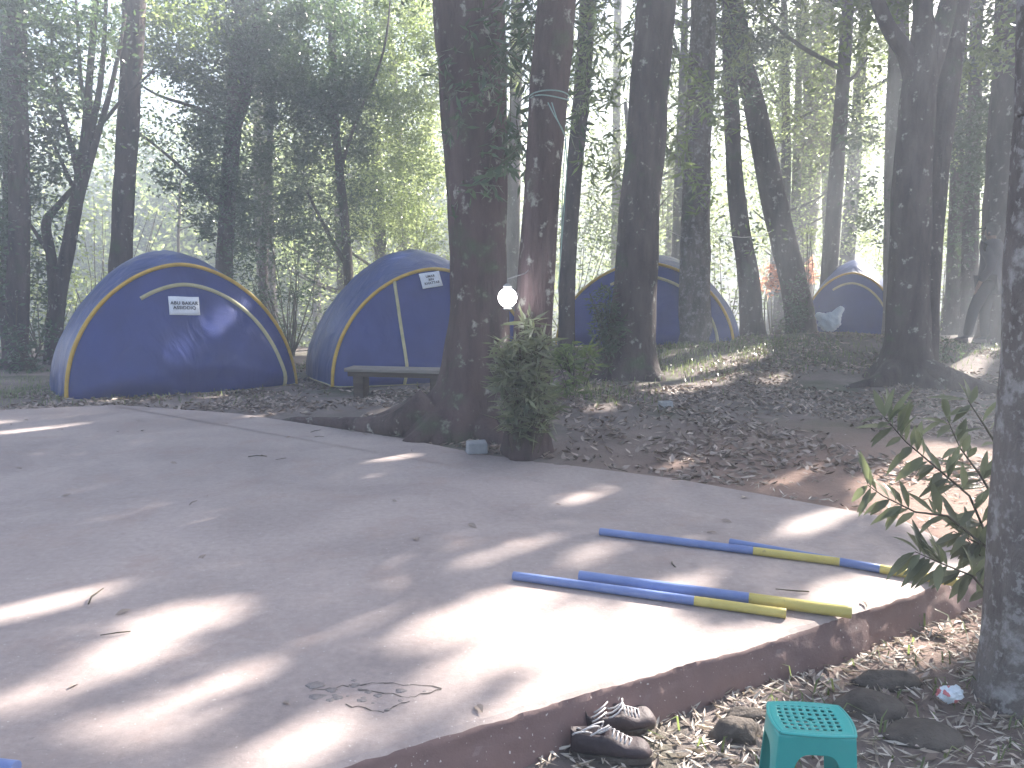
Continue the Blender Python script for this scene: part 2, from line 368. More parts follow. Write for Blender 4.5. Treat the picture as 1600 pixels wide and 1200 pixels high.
# ------------------------------------------------------------------ terrain
SLAB = [(-11, 8.2), (-7.5, 8.3), (-5.7, 8.42), (-4.55, 8.78), (-2.95, 8.2), (-1.05, 6.92), (-.2, 6.2), (1.2, 5.42), (2.35, 4.45), (2.42, 3.70), (1.43, 3.09), (.46, 2.58), (-.45, 2.1), (-4.2, .1), (-11, -3.5)]
FAR = np.array(SLAB[:9]); KL = np.array([(2.42, 3.70), (-4.2, .1)])
def seg_dist(P, A, B):
    d = B - A; t = np.clip(((P - A) @ d) / (d @ d), 0, 1); return np.linalg.norm(P - (A + t[:, None] * d), axis=1)
def inside(P, poly):
    ins = np.zeros(len(P), bool); j = len(poly) - 1; x, y = P[:, 0], P[:, 1]
    for i in range(len(poly)):
        xi, yi = poly[i]; xj, yj = poly[j]
        ins ^= ((yi > y) != (yj > y)) & (x < (xj - xi) * (y - yi) / (yj - yi + 1e-12) + xi); j = i
    return ins
SL = np.array(SLAB)
def vnoise(x, y, s, seed=0.0):
    return np.array([mnoise.noise(Vector((a * s + seed, b * s - seed, seed * .7))) for a, b in zip(x, y)])
def sm(x, a, b):
    t = np.clip((x - a) / (b - a), 0, 1); return t * t * (3 - 2 * t)
def height(x, y, fine=True):
    x = np.asarray(x, float); y = np.asarray(y, float); P = np.stack([x, y], 1)
    z = np.full(len(x), -.015)
    z -= .06 * sm(y, 8.5, 10.5) * sm(-x, 0, 3)
    z += .50 * np.exp(-((x - 5.6) / 3.6) ** 2 - ((y - 13.6) / 2.6) ** 2)
    z += .16 * np.exp(-((x - 2.0) / 1.6) ** 2 - ((y - 12.0) / 2.2) ** 2)
    z += .25 * sm(x, 7, 12) * sm(y, 6, 14)
    z += .12 * np.exp(-((x - .6) / 1.8) ** 2 - ((y - 8.6) / 1.5) ** 2)
    # lower strip on the near side of the kerb
    d = (KL[1] - KL[0]) / np.linalg.norm(KL[1] - KL[0]); nrm = np.array([-d[1], d[0]])
    if nrm @ (np.array([3, 1]) - KL[0]) < 0: nrm = -nrm
    sd_ = (P - KL[0]) @ nrm; al = (P - KL[0]) @ (-d)
    low = sm(sd_, -.25, -.05) * (1 - sm(al, -.1, .95))
    z -= .155 * low
    z += .03 * vnoise(x, y, 2.2, 3.1) * sm(sd_, .05, .5)
    # valley at the back left and hill beyond
    z -= 7.0 * sm(y, 17, 46) * (1 - .6 * sm(x, 4, 20))
    z += 15.0 * sm(y, 55, 150) + 2 * sm(np.abs(x), 30, 90)
    if fine:
        near = y < 22
        z[near] += .03 * vnoise(x[near], y[near], .9, 1.3) + .015 * vnoise(x[near], y[near], 3.5, 5.0)
        z[~near] += 1.0 * vnoise(x[~near], y[~near], .06, 9)
    ins = inside(P, SL)
    dist = np.min([seg_dist(P, SL[i], SL[(i + 1) % len(SL)]) for i in range(len(SL))], axis=0)
    z = np.where(ins, z - np.clip(dist - .06, 0, .35) * .6 - .0, z)
    return z
def hz(x, y): return float(height([x], [y])[0])
gx = np.concatenate([np.linspace(-110, -14, 26)[:-1], np.linspace(-14, -7, 24)[:-1], np.linspace(-7, 7, 155)[:-1], np.linspace(7, 14, 26)[:-1], np.linspace(14, 110, 26)])
gy = np.concatenate([np.linspace(-6, 1.5, 14)[:-1], np.linspace(1.5, 10, 115)[:-1], np.linspace(10, 18, 60)[:-1], np.linspace(18, 160, 70)])
XX, YY = np.meshgrid(gx, gy); hx, hy = XX.ravel(), YY.ravel()
ZZ = height(hx, hy)
nx, ny = len(gx), len(gy)
I = np.arange(nx * ny).reshape(ny, nx)
FQ = np.stack([I[:-1, :-1], I[:-1, 1:], I[1:, 1:], I[1:, :-1]], -1).reshape(-1, 4)
tag(mesh("ground", np.stack([hx, hy, ZZ], 1), FQ, M['soil']), kind="structure")

# slab: gridded top with a rough crumbled edge
def slab():
    pts = []
    for i in range(len(SLAB)):
        a = Vector(SLAB[i] + (0,)); b = Vector(SLAB[(i + 1) % len(SLAB)] + (0,)); L = (b - a).length
        n = max(1, int(L / .022)) if i >= 2 and i < 13 else max(1, int(L / .5))
        for k in range(n):
            p = a.lerp(b, k / n); pts.append(p)
    C = Vector((-2.5, 4.6, 0)); V = []; N = len(pts)
    nrmv = []
    for i in range(N):
        t = (pts[(i + 1) % N] - pts[i - 1]).normalized(); nrmv.append(Vector((-t.y, t.x, 0)))
    def ring(off, z, amp, zamp):
        for i, p in enumerate(pts):
            e = .6 * mnoise.noise(Vector((p.x * 3, p.y * 3, z * 5 + 1))) + .4 * mnoise.noise(Vector((p.x * 11, p.y * 11, z * 20))) + .25 * mnoise.noise(Vector((p.x * 34, p.y * 34, z * 50)))
            q = p - nrmv[i] * (off * -1) ; s_ = 1 if True else 0
            V.append((q.x + nrmv[i].x * e * amp, q.y + nrmv[i].y * e * amp, z + e * zamp))
    # order of normals: check orientation so that +off goes inward
    sgn = 1 if (C - pts[0]).dot(nrmv[0]) > 0 else -1
    for i in range(N): nrmv[i] = nrmv[i] * sgn
    ring(.12, 0, .0, .0); ring(.035, -.002, .014, .003); ring(.012, -.012, .02, .006); ring(.004, -.03, .022, .004); ring(0, -.05, .02, .004); ring(-.01, -.07, .022, 0); ring(-.018, -.09, .02, 0); ring(-.026, -.115, .024, 0); ring(-.032, -.14, .024, 0); ring(-.05, -.24, .03, 0)
    Fc = [(r * N + i, r * N + (i + 1) % N, (r + 1) * N + (i + 1) % N, (r + 1) * N + i) for r in range(9) for i in range(N)]
    Fc.append(tuple(range(N)))
    bm = bmesh.new(); bv = [bm.verts.new(v) for v in V]
    for f in Fc: bm.faces.new([bv[i] for i in f])
    bmesh.ops.recalc_face_normals(bm, faces=bm.faces)
    bmesh.ops.triangulate(bm, faces=[f for f in bm.faces if len(f.verts) > 4])
    me = bpy.data.meshes.new("concrete_slab"); bm.to_mesh(me); bm.free(); me.materials.append(M['slab']); me.polygons.foreach_set('use_smooth', [p_.center.z < -.02 for p_ in me.polygons])
    o = bpy.data.objects.new("concrete_slab", me); sc.collection.objects.link(o); return o
tag(slab(), "pinkish grey concrete slab with a crumbling earth stained edge", "slab", kind="structure")

# ------------------------------------------------------------------ trunks
def fbm(th, z, s):
    return mnoise.noise(Vector((math.cos(th) * 1.3 + s, math.sin(th) * 1.3, z * 1.1 + s))) + .5 * mnoise.noise(Vector((math.cos(th) * 4 + s, math.sin(th) * 4, z * 2.4)))
def trunk_mb(mb, path, radii, seed, n=18, step=.12, flare=0, rough=.06, base_z=None):
    """resample a path and wrap it in a knobbly, tapering skin"""
    P = [Vector(p) for p in path]; D = [0]
    for a, b in zip(P, P[1:]): D.append(D[-1] + (b - a).length)
    k = max(3, int(D[-1] / step)); V = []; up = None
    def samp(d, arr):
        for i in range(len(D) - 1):
            if d <= D[i + 1] or i == len(D) - 2:
                t = (d - D[i]) / max(1e-6, D[i + 1] - D[i]); t = min(1, max(0, t))
                if isinstance(arr[0], float):
                    return arr[i] * (1 - t) + arr[i + 1] * t
                p0 = arr[max(i - 1, 0)]; p1 = arr[i]; p2 = arr[i + 1]; p3 = arr[min(i + 2, len(arr) - 1)]
                return .5 * ((2 * p1) + (p2 - p0) * t + (2 * p0 - 5 * p1 + 4 * p2 - p3) * t * t + (3 * p1 - p0 - 3 * p2 + p3) * t ** 3)
    R = [float(r) for r in radii]; Q = [samp(D[-1] * i / k, P) for i in range(k + 1)]; RR = [samp(D[-1] * i / k, R) for i in range(k + 1)]
    for i, p in enumerate(Q):
        t = (Q[min(i + 1, k)] - Q[max(i - 1, 0)]).normalized()
        if up is None: up = Vector((1, 0, 0)) if abs(t.x) < .9 else Vector((0, 0, 1))
        u = (up - t * up.dot(t)).normalized(); up = u; v = t.cross(u)
        hgt = (p.z - base_z) if base_z is not None else 99
        for j in range(n):
            a = 2 * math.pi * j / n
            r = RR[i] * (1 + rough * 1.6 * fbm(a, D[-1] * i / k, seed))
            if flare: r *= 1 + flare * math.exp(-max(0, hgt) / .22) * (1 + .7 * math.cos(3 * a + seed) + .4 * math.cos(5 * a + seed * 2))
            V.append(p + (u * math.cos(a) + v * math.sin(a)) * r)
    Fc = [(i * n + j, i * n + (j + 1) % n, (i + 1) * n + (j + 1) % n, (i + 1) * n + j) for i in range(k) for j in range(n)]
    Fc.append(tuple(k * n + j for j in range(n)))
    mb.add(V, Fc)
def px_path(pts, Y, top=None, base_ext=.25):
    """pixel centre line (px,py,width px) at distance Y -> world path and radii, from the ground upwards"""
    P = []; R = []
    for q in pts:
        x, y, wd = q[:3]; yy = Y + (q[3] if len(q) > 3 else 0)
        p = AT(x, y, yy); P.append(p); R.append(wd / 2 / F * (yy / math.cos(PITCH)) * (1.0))
    g = hz(P[0].x, P[0].y)
    P.insert(0, Vector((P[0].x, P[0].y, min(g, P[0].z) - base_ext))); R.insert(0, R[0])
    if top:
        d = (P[-1] - P[-2]).normalized(); d = Vector((d.x, d.y, max(.8, d.z))); L = (top - P[-1].z)
        P.append(P[-1] + d * L * .5); R.append(R[-1] * .8); P.append(P[-1] + d * L * .5 + Vector((.1, .1, 0))); R.append(R[-1] * .45)
    return P, R
TREES = []
def tree(name, label, pts, Y, top, m='bark', flare=.35, stems=(), roots=(), group=None, cat='tree', n=18, rough=.06, step=.12, seed=None):
    seed = seed or len(TREES) * 3.7 + 1.3
    P, R = px_path(pts, Y, top); g = hz(P[0].x, P[0].y)
    root = empty(name, (P[0].x, P[0].y, g), label, cat, group)
    mb = MB(); trunk_mb(mb, P, R, seed, n, step, flare, rough, g)
    for st in stems:
        SP, SR = [], []
        for q in st:
            yy = Y + (q[3] if len(q) > 3 else 0); SP.append(AT(q[0], q[1], yy)); SR.append(q[2] / 2 / F * yy)
        trunk_mb(mb, SP, SR, seed + 5, max(8, n - 4), step, 0, rough, None)
    for rt in roots:
        RP = [Vector((p[0], p[1], hz(p[0], p[1]) + p[2])) for p in rt]; trunk_mb(mb, RP, [p[3] for p in rt], seed + 8, 10, .08, 0, .08, None)
    o = mb.build("trunk", M[m]); o.location = -Vector(root.location); o.parent = root
    TREES.append((root, P, R)); return root, P, R

# the foreground and middle trunks, from pixel centre lines (base first)
t6, P6, R6 = tree("broad_tree", "thickest tree, twin fused brown trunk with a long root creeping over the slab edge", [(722, 668, 150), (738, 610, 108), (748, 500, 92), (748, 400, 88), (742, 250, 90), (733, 100, 94), (728, 0, 96)], 7.15, 11, 'bark_red', .18,
    stems=[[(758, 560, 44, -.05), (766, 420, 46, -.05), (770, 280, 44, -.05), (764, 120, 52, 0), (757, 0, 58, 0)], [(783, 700, 60, -.3), (776, 640, 44, -.1), (770, 560, 34, 0)]],
    roots=[[(-.75, 7.0, .28, .16), (-1.0, 6.95, .12, .13), (-1.3, 7.15, .04, .10), (-1.75, 7.42, .02, .065), (-2.2, 7.72, .0, .045), (-2.45, 7.85, -.04, .02)],
           [(-.55, 7.0, .2, .16), (-.75, 6.75, .06, .11), (-.95, 6.72, -.02, .06)], [(-.3, 7.0, .15, .15), (-.15, 6.65, .02, .10), (.1, 6.5, -.05, .05)], [(-.9, 7.3, .2, .12), (-1.3, 7.6, .03, .08), (-1.6, 7.9, -.05, .04)]], n=30, step=.08)
t7, P7, R7 = tree("slender_tree", "slim dark tree wrapped by a leafy bush and a green cord, at the slab edge", [(822, 706, 66), (826, 620, 62), (832, 500, 58), (840, 400, 56), (850, 250, 56), (862, 100, 56), (870, 0, 58)], 6.15, 10, 'bark_red', .22, n=26, step=.07)
t9, P9, R9 = tree("dark_tree", "dark brown tree leaning right before the third tent, ferny growth on its left", [(984, 596, 84), (985, 540, 74), (992, 440, 64), (1002, 300, 60), (1014, 150, 58), (1026, 0, 58)], 10.4, 13, 'bark', .35, n=26)
t10, P10, R10 = tree("lichen_tree", "lichen spotted tree rising at the right side of the third tent", [(1084, 528, 50), (1085, 440, 46), (1088, 300, 42), (1094, 150, 38), (1100, 0, 36)], 13.3, 14, 'bark_lichen', .35, n=22)
t8, P8, R8 = tree("thin_tree", "thin brown tree just right of the cord wrapped trunk", [(886, 470, 26), (889, 380, 26), (896, 280, 24), (906, 180, 24), (914, 80, 24), (918, 0, 24)], 12.5, 13, 'bark', .2, n=14)
t11, P11, R11 = tree("crooked_tree", "crooked slim tree between the lichen spotted tree and the leaning tree", [(1174, 520, 36), (1170, 440, 32), (1156, 350, 28), (1148, 270, 24), (1142, 150, 22), (1138, 0, 20)], 16, 13, 'bark', .3, n=14)
t12, P12, R12 = tree("leaning_tree", "tree leaning to the left with ivy around its foot, left of the smallest tent", [(1252, 512, 42), (1240, 440, 40), (1218, 350, 38), (1200, 270, 36), (1182, 180, 32), (1160, 80, 28), (1148, 0, 24)], 16.3, 13, 'bark', .3, n=16)
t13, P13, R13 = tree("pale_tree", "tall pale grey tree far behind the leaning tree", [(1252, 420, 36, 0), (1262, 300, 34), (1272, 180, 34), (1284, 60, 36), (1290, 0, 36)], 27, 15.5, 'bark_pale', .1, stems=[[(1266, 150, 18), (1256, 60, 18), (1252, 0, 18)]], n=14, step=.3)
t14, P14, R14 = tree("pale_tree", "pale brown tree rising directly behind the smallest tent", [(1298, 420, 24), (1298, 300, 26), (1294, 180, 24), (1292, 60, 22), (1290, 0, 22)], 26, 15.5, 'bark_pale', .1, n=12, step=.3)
t15, P15, R15 = tree("forked_tree", "big forked tree with raised limbs right of the smallest tent", [(1412, 604, 84), (1418, 540, 64), (1420, 440, 60), (1424, 300, 56), (1434, 180, 50), (1440, 110, 44), (1442, 40, 30), (1440, -30, 26)], 10.3, 12, 'bark', .4,
    stems=[[(1432, 130, 34), (1416, 84, 26), (1392, 50, 22), (1374, 10, 20), (1362, -40, 18)], [(1440, 150, 34), (1462, 80, 30), (1480, 10, 26), (1494, -50, 22)],
           [(1440, 590, 50, .1), (1448, 480, 36, .15), (1456, 350, 34, .2), (1468, 220, 36, .25), (1484, 100, 36, .3), (1496, 0, 34, .35), (1510, -200, 28, .4)]],
    roots=[[(5.15, 10.2, .2, .18), (4.75, 9.9, .03, .13), (4.3, 9.85, -.04, .05)], [(5.4, 10.1, .2, .18), (5.9, 9.7, .03, .14), (6.3, 9.6, -.04, .06)]], n=26)
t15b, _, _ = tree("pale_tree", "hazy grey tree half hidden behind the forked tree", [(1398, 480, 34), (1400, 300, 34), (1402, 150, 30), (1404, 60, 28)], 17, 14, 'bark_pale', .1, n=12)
t16, _, _ = tree("thin_tree", "thin greyish tree between the forked tree and the standing person", [(1488, 500, 24), (1492, 400, 22), (1497, 250, 20), (1500, 120, 18), (1502, 0, 18)], 19, 14, 'bark', .15, n=12)
t16b, _, _ = tree("thin_tree", "mossy thin tree just left of the standing person", [(1514, 500, 26), (1516, 400, 24), (1520, 250, 20), (1524, 120, 18), (1526, 0, 18)], 17.5, 14, 'bark', .15, n=12)
t17, P17, R17 = tree("dark_tree", "dark tree standing right behind the person", [(1560, 530, 54), (1562, 440, 50), (1566, 300, 50), (1576, 150, 48), (1584, 0, 48)], 13.9, 14, 'bark', .3, n=20)
t18, P18, R18 = tree("mottled_tree", "nearest tree, thick grey mottled trunk cut by the right edge of the photo", [(1634, 1110, 200), (1636, 1000, 184), (1646, 850, 178), (1654, 700, 172), (1664, 550, 164), (1668, 400, 156), (1674, 200, 148), (1676, 0, 144)], 2.75, 8.5, 'bark_mottled', .12, n=40, step=.05, rough=.07)
t1, P1, R1 = tree("dark_tree", "straight dark tree in leaf near the left edge of the photo", [(26, 576, 34), (28, 450, 32), (30, 300, 28), (28, 150, 26), (26, 0, 26)], 13, 13, 'bark', .25, n=16)
t1b, _, _ = tree("thin_tree", "thinnest trunk at the very left edge behind the undergrowth", [(6, 500, 12), (8, 400, 12), (10, 300, 10), (8, 180, 9)], 14, 10, 'bark', .1, n=10)
t2, P2, R2 = tree("branching_tree", "spindly tree forking into many bare upward stems left of the first tent", [(84, 545, 26), (90, 470, 24), (108, 380, 20), (122, 300, 18), (134, 210, 14), (140, 120, 10), (150, 0, 8)], 13.8, 9, 'bark', .2,
    stems=[[(86, 480, 18), (80, 400, 15), (72, 350, 14), (92, 320, 10), (118, 290, 7)], [(112, 360, 14), (130, 290, 12), (150, 220, 10), (170, 150, 8), (184, 90, 6), (196, 20, 4)], [(126, 270, 12), (146, 190, 10), (158, 120, 8), (164, 40, 6), (166, -20, 5)],
           [(124, 290, 9), (112, 230, 7), (96, 170, 6), (84, 110, 5), (80, 40, 4)], [(122, 310, 8), (104, 270, 6), (86, 230, 5), (70, 200, 4)], [(140, 210, 7), (162, 190, 6), (196, 150, 5), (240, 110, 3)], [(92, 440, 10), (78, 400, 8), (60, 370, 6), (40, 340, 4)],
           [(136, 190, 7), (126, 120, 6), (122, 50, 5), (118, -10, 4)]], n=12, step=.1)
t3, P3, R3 = tree("straight_tree", "straight grey brown tree rising behind the left side of the first tent", [(188, 440, 34), (190, 380, 32), (196, 260, 30), (204, 130, 31), (210, 0, 33)], 14.2, 13, 'bark', .1, n=18)
t4, P4, R4 = tree("leafy_tree", "leafy dark tree behind the right side of the first tent", [(350, 440, 26), (354, 340, 24), (362, 230, 24), (370, 120, 24), (374, 0, 22)], 17, 14, 'bark', .1, stems=[[(362, 220, 16), (384, 150, 14), (398, 60, 12), (404, -20, 10)], [(356, 330, 8, 0), (320, 300, 6, -.1), (270, 250, 5, -.2), (215, 206, 3, -.3)], [(366, 200, 8), (310, 170, 6, -.2), (250, 150, 4, -.4), (215, 130, 3, -.5)]], n=14)
t5, P5, R5 = tree("leafy_tree", "slim leafy tree between the first and second tents", [(545, 440, 15), (540, 360, 14), (532, 280, 13), (524, 200, 13), (520, 100, 12), (518, 0, 12)], 17.5, 13, 'bark', .1, stems=[[(544, 420, 8), (524, 385, 7), (505, 350, 6), (480, 300, 4)], [(530, 270, 7), (556, 190, 5), (590, 110, 4), (606, 40, 3), (612, -60, 1.5)]], n=10)
t5b, _, _ = tree("thin_tree", "thin reddish trunk in the thicket between the first two tents", [(412, 440, 14), (414, 360, 12), (420, 260, 10), (424, 150, 9), (430, 60, 8)], 21, 12, 'bark_red', .1, n=10)
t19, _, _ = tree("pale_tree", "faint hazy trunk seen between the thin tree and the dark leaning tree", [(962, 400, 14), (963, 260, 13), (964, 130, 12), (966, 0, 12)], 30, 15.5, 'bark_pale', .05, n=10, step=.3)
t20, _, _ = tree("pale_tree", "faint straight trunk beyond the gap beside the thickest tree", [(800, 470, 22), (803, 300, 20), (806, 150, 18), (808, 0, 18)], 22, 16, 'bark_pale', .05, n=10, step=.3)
t21, _, _ = tree("bare_sapling", "bare whitish sapling showing just above the first tent", [(279, 400, 5), (280, 350, 5), (281, 300, 4), (282, 270, 2)], 24, None, 'bark_pale', 0, stems=[[(280, 340, 2.5), (295, 325, 2), (306, 320, 1.5)], [(281, 315, 2.5), (270, 302, 2), (262, 296, 1.5)], [(281, 330, 2), (266, 318, 1.5)], [(280, 360, 2.5), (300, 352, 2), (315, 350, 1.5)], [(281, 300, 2), (290, 292, 1.5)]], n=6, step=.3)

# up sun on the right: more wood, added to cast broken shadows on the slab
RIGHT = [(8.2, 8.6, .16), (9.6, 12.4, .2), (12.2, 10.2, .18), (11.8, 15.0, .2), (15.2, 13.6, .2), (14.6, 18.6, .22), (19, 17.4, .2), (8.0, 19.6, .2), (11.6, 23.5, .24), (17, 24, .22), (12.4, 6.2, .18), (21.5, 21.5, .2), (5.2, 24.5, .2)]
rt_label = ["slim tree outside the right edge, nearest the forked tree", "tree among the wood right of the forked tree", "tree deeper in the wood to the right"]
for i, (x, y, r) in enumerate(RIGHT):
    best = None
    for sft in sorted(np.linspace(-1.6, 1.6, 33), key=abs):      # stand the trunk where it cuts the fewest sunny gaps
        X, Y = x + Rv.x * sft, y + Rv.y * sft
        if X < Y * .69 and Y < 22: continue
        T = np.array([[X + Rv.x * o_, Y + Rv.y * o_, z_] for z_ in np.linspace(0, 13, 60) for o_ in (-r, -r / 2, 0, r / 2, r)])
        c_ = corridor(T).sum() + abs(sft) * .5
        if best is None or c_ < best[0]: best = (c_, X, Y)
    if best: _, x, y = best
    g = hz(x, y); root = empty("wood_tree", (x, y, g), "tall tree added to the wood on the right to shade the clearing", "tree", "trees of the wood to the right")
    mb = MB(); lx = ly = rng.uniform(-.3, .3)
    path = [Vector((x, y, g - .3)), Vector((x, y, g + 1)), Vector((x + lx * .5, y + ly * .5, g + 5)), Vector((x + lx, y + ly, g + 9)), Vector((x + lx, y + ly, g + 13))]
    trunk_mb(mb, path, [r * 1.1, r, r * .9, r * .65, r * .2], i * 2.1, 14, .3, .3, .06, g)
    for b_ in range(7):
        z0 = rng.uniform(5, 11); a0 = rng.uniform(0, 6.28); L = rng.uniform(1.5, 3)
        p0 = Vector((x + lx * z0 / 12, y + ly * z0 / 12, g + z0)); p1 = p0 + Vector((math.cos(a0) * L, math.sin(a0) * L, L * .6))
        if corridor(np.array([p0.lerp(p1, k_ / 20)[:] for k_ in range(21)])).any(): continue
        trunk_mb(mb, [p0, (p0 + p1) / 2 + Vector((0, 0, -.15)), p1], [r * .35, r * .25, r * .1], i + b_, 7, .4)
    o = mb.build("trunk", M['bark']); o.location = -Vector(root.location); o.parent = root
    TREES.append((root, path, [r] * 5))

# canopy leaves: sampled so that the clearing lies in shade except for the gaps
def canopy():
    n = 175000
    tx = rng.uniform(-9.5, 7.5, n); ty = rng.uniform(.5, 15.5, n)
    T = np.stack([tx, ty, np.zeros(n)], 1)
    z = rng.uniform(6.0, 13.5, n) ** 1.0
    P = T + Sn * (z / Sn[2])[:, None]
    front = P[:, 1] * math.cos(PITCH) - (P[:, 2] - H) * math.sin(PITCH)
    upz = P[:, 1] * math.sin(PITCH) + (P[:, 2] - H) * math.cos(PITCH)
    inframe = (upz < front * .5 * 1.03) & (np.abs(P[:, 0]) < front * .667 * 1.02)
    P = P[~inframe]
    P += rng.normal(size=P.shape) * .12
    P = P[~corridor(P)]
    cx = np.array([[t[0].location.x, t[0].location.y] for t in TREES])
    near = [i for i in range(len(TREES)) if cx[i, 1] > 6 and not TREES[i][0].name.startswith("bare")]
    d = np.linalg.norm(P[:, None, :2] - cx[near][None], axis=2); own = d.argmin(1)
    for k, i in enumerate(near):
        Q = P[own == k]
        if len(Q) < 60: continue
        foliage("crown", Q, .17, M['leaf_canopy'], TREES[i][0], .5, .2, cull=False)
canopy()

# ------------------------------------------------------------------ crowns and thickets inside the picture
def blob(px, py, Y, rw, rh, rd=None):
    """pixel ellipse -> world centre and radii"""
    c = AT(px, py, Y); s = Y / F
    return c, (rw * s, (rd if rd else min(rw, rh) * s * 1.3), rh * s)
def crown(tr, blobs, size, m, dens=420, aspect=.42, droop=.3, cl=26, spread=.22):
    Ps = []
    for b in blobs:
        c, r = blob(*b[:5]); area = r[0] * r[2] * 3.14
        k = b[5] if len(b) > 5 else 1
        Ps.append(cloud(c, r, max(60, int(area * dens * k * 2.2)), cl, spread, .2))
    foliage("crown", np.concatenate(Ps), size, M[m], tr, aspect, droop)
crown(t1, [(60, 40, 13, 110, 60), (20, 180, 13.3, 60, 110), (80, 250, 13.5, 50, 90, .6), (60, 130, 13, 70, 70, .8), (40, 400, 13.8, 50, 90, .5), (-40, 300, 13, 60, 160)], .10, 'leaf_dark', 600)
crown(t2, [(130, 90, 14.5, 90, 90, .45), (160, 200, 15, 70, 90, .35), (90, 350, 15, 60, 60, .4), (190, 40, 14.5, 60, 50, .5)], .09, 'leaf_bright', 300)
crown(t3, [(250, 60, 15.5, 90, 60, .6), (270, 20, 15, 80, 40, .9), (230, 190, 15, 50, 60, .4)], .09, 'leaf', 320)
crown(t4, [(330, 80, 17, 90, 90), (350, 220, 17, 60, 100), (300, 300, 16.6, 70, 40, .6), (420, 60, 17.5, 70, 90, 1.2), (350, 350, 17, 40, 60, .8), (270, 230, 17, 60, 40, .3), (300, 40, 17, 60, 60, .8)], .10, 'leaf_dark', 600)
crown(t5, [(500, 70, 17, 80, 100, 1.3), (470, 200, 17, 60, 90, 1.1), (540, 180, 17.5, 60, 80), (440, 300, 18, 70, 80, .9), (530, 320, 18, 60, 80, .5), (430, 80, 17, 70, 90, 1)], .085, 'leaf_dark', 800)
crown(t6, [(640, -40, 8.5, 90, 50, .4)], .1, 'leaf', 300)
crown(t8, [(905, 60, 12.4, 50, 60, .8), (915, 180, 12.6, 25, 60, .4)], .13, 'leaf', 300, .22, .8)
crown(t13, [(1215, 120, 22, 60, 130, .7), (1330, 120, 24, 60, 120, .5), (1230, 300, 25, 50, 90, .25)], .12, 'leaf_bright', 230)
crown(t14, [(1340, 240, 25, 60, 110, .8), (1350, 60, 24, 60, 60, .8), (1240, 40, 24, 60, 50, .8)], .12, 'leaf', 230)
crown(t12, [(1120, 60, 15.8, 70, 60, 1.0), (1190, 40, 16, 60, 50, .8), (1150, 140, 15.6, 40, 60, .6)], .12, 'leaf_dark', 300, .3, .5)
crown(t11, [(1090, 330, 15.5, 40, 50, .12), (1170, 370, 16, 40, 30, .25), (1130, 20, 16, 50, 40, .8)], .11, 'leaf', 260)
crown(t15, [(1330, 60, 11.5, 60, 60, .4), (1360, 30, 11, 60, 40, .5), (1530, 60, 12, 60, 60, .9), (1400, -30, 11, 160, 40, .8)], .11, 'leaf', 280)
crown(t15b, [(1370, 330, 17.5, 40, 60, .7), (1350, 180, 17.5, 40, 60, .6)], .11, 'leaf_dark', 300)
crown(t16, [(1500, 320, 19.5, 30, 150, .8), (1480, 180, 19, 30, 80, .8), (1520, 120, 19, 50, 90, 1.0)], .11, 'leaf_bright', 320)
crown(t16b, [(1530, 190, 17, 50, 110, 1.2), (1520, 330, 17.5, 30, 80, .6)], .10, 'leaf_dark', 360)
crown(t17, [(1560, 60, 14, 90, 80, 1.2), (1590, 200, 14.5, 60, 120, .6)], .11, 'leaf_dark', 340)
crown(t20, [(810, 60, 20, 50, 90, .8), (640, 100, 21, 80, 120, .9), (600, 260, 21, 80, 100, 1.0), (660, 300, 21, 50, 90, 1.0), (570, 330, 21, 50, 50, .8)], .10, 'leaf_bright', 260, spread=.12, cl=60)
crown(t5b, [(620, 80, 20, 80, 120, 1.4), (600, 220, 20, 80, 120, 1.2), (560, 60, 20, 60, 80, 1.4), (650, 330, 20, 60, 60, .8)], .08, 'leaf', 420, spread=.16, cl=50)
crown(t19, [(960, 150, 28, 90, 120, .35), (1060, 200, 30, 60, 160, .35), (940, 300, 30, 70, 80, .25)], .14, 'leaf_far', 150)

# long leaved branches hanging in from above between the big trunks
def sprays(tr, starts, Y, m='leaf', ls=.15, n=9, droop=.55):
    Lp = []; mb = MB()
    for (x, y) in starts:
        p0 = AT(x, y, Y + random.uniform(-.4, .4)); L = random.uniform(.5, 1.0)
        a = random.uniform(-.9, .9); d = Vector((math.sin(a), random.uniform(-.4, .4), -.55)).normalized()
        pts = [p0 + d * L * k / 6 + Vector((0, 0, -.10 * (k / 6) ** 2 * L)) for k in range(7)]
        mb.tube(pts, [.006 - .0007 * k for k in range(7)], 5)
        for k in range(1, 7):
            for _ in range(n): Lp.append(pts[k][:] if _ % 2 else (pts[k] - d * L * .08)[:])
    P = np.array(Lp) + rng.normal(size=(len(Lp), 3)) * .03
    P = P[~corridor(P)]
    V, Fq = leaf_mesh(P, ls, .2, droop, fold=.3)
    o = mesh("crown", V, Fq, M[m], None, False); o.location = -Vector(tr.location); o.parent = tr
    b = mb.build("twigs", M['stem']); b.location = -Vector(tr.location); b.parent = tr
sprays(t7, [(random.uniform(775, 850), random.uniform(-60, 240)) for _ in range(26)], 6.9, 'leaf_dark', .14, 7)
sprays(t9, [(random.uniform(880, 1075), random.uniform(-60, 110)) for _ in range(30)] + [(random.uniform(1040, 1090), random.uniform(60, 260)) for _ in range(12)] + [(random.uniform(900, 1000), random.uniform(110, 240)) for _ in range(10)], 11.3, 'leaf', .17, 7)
sprays(t10, [(random.uniform(1080, 1180), random.uniform(-60, 160)) for _ in range(18)], 14.3, 'leaf', .17, 7)

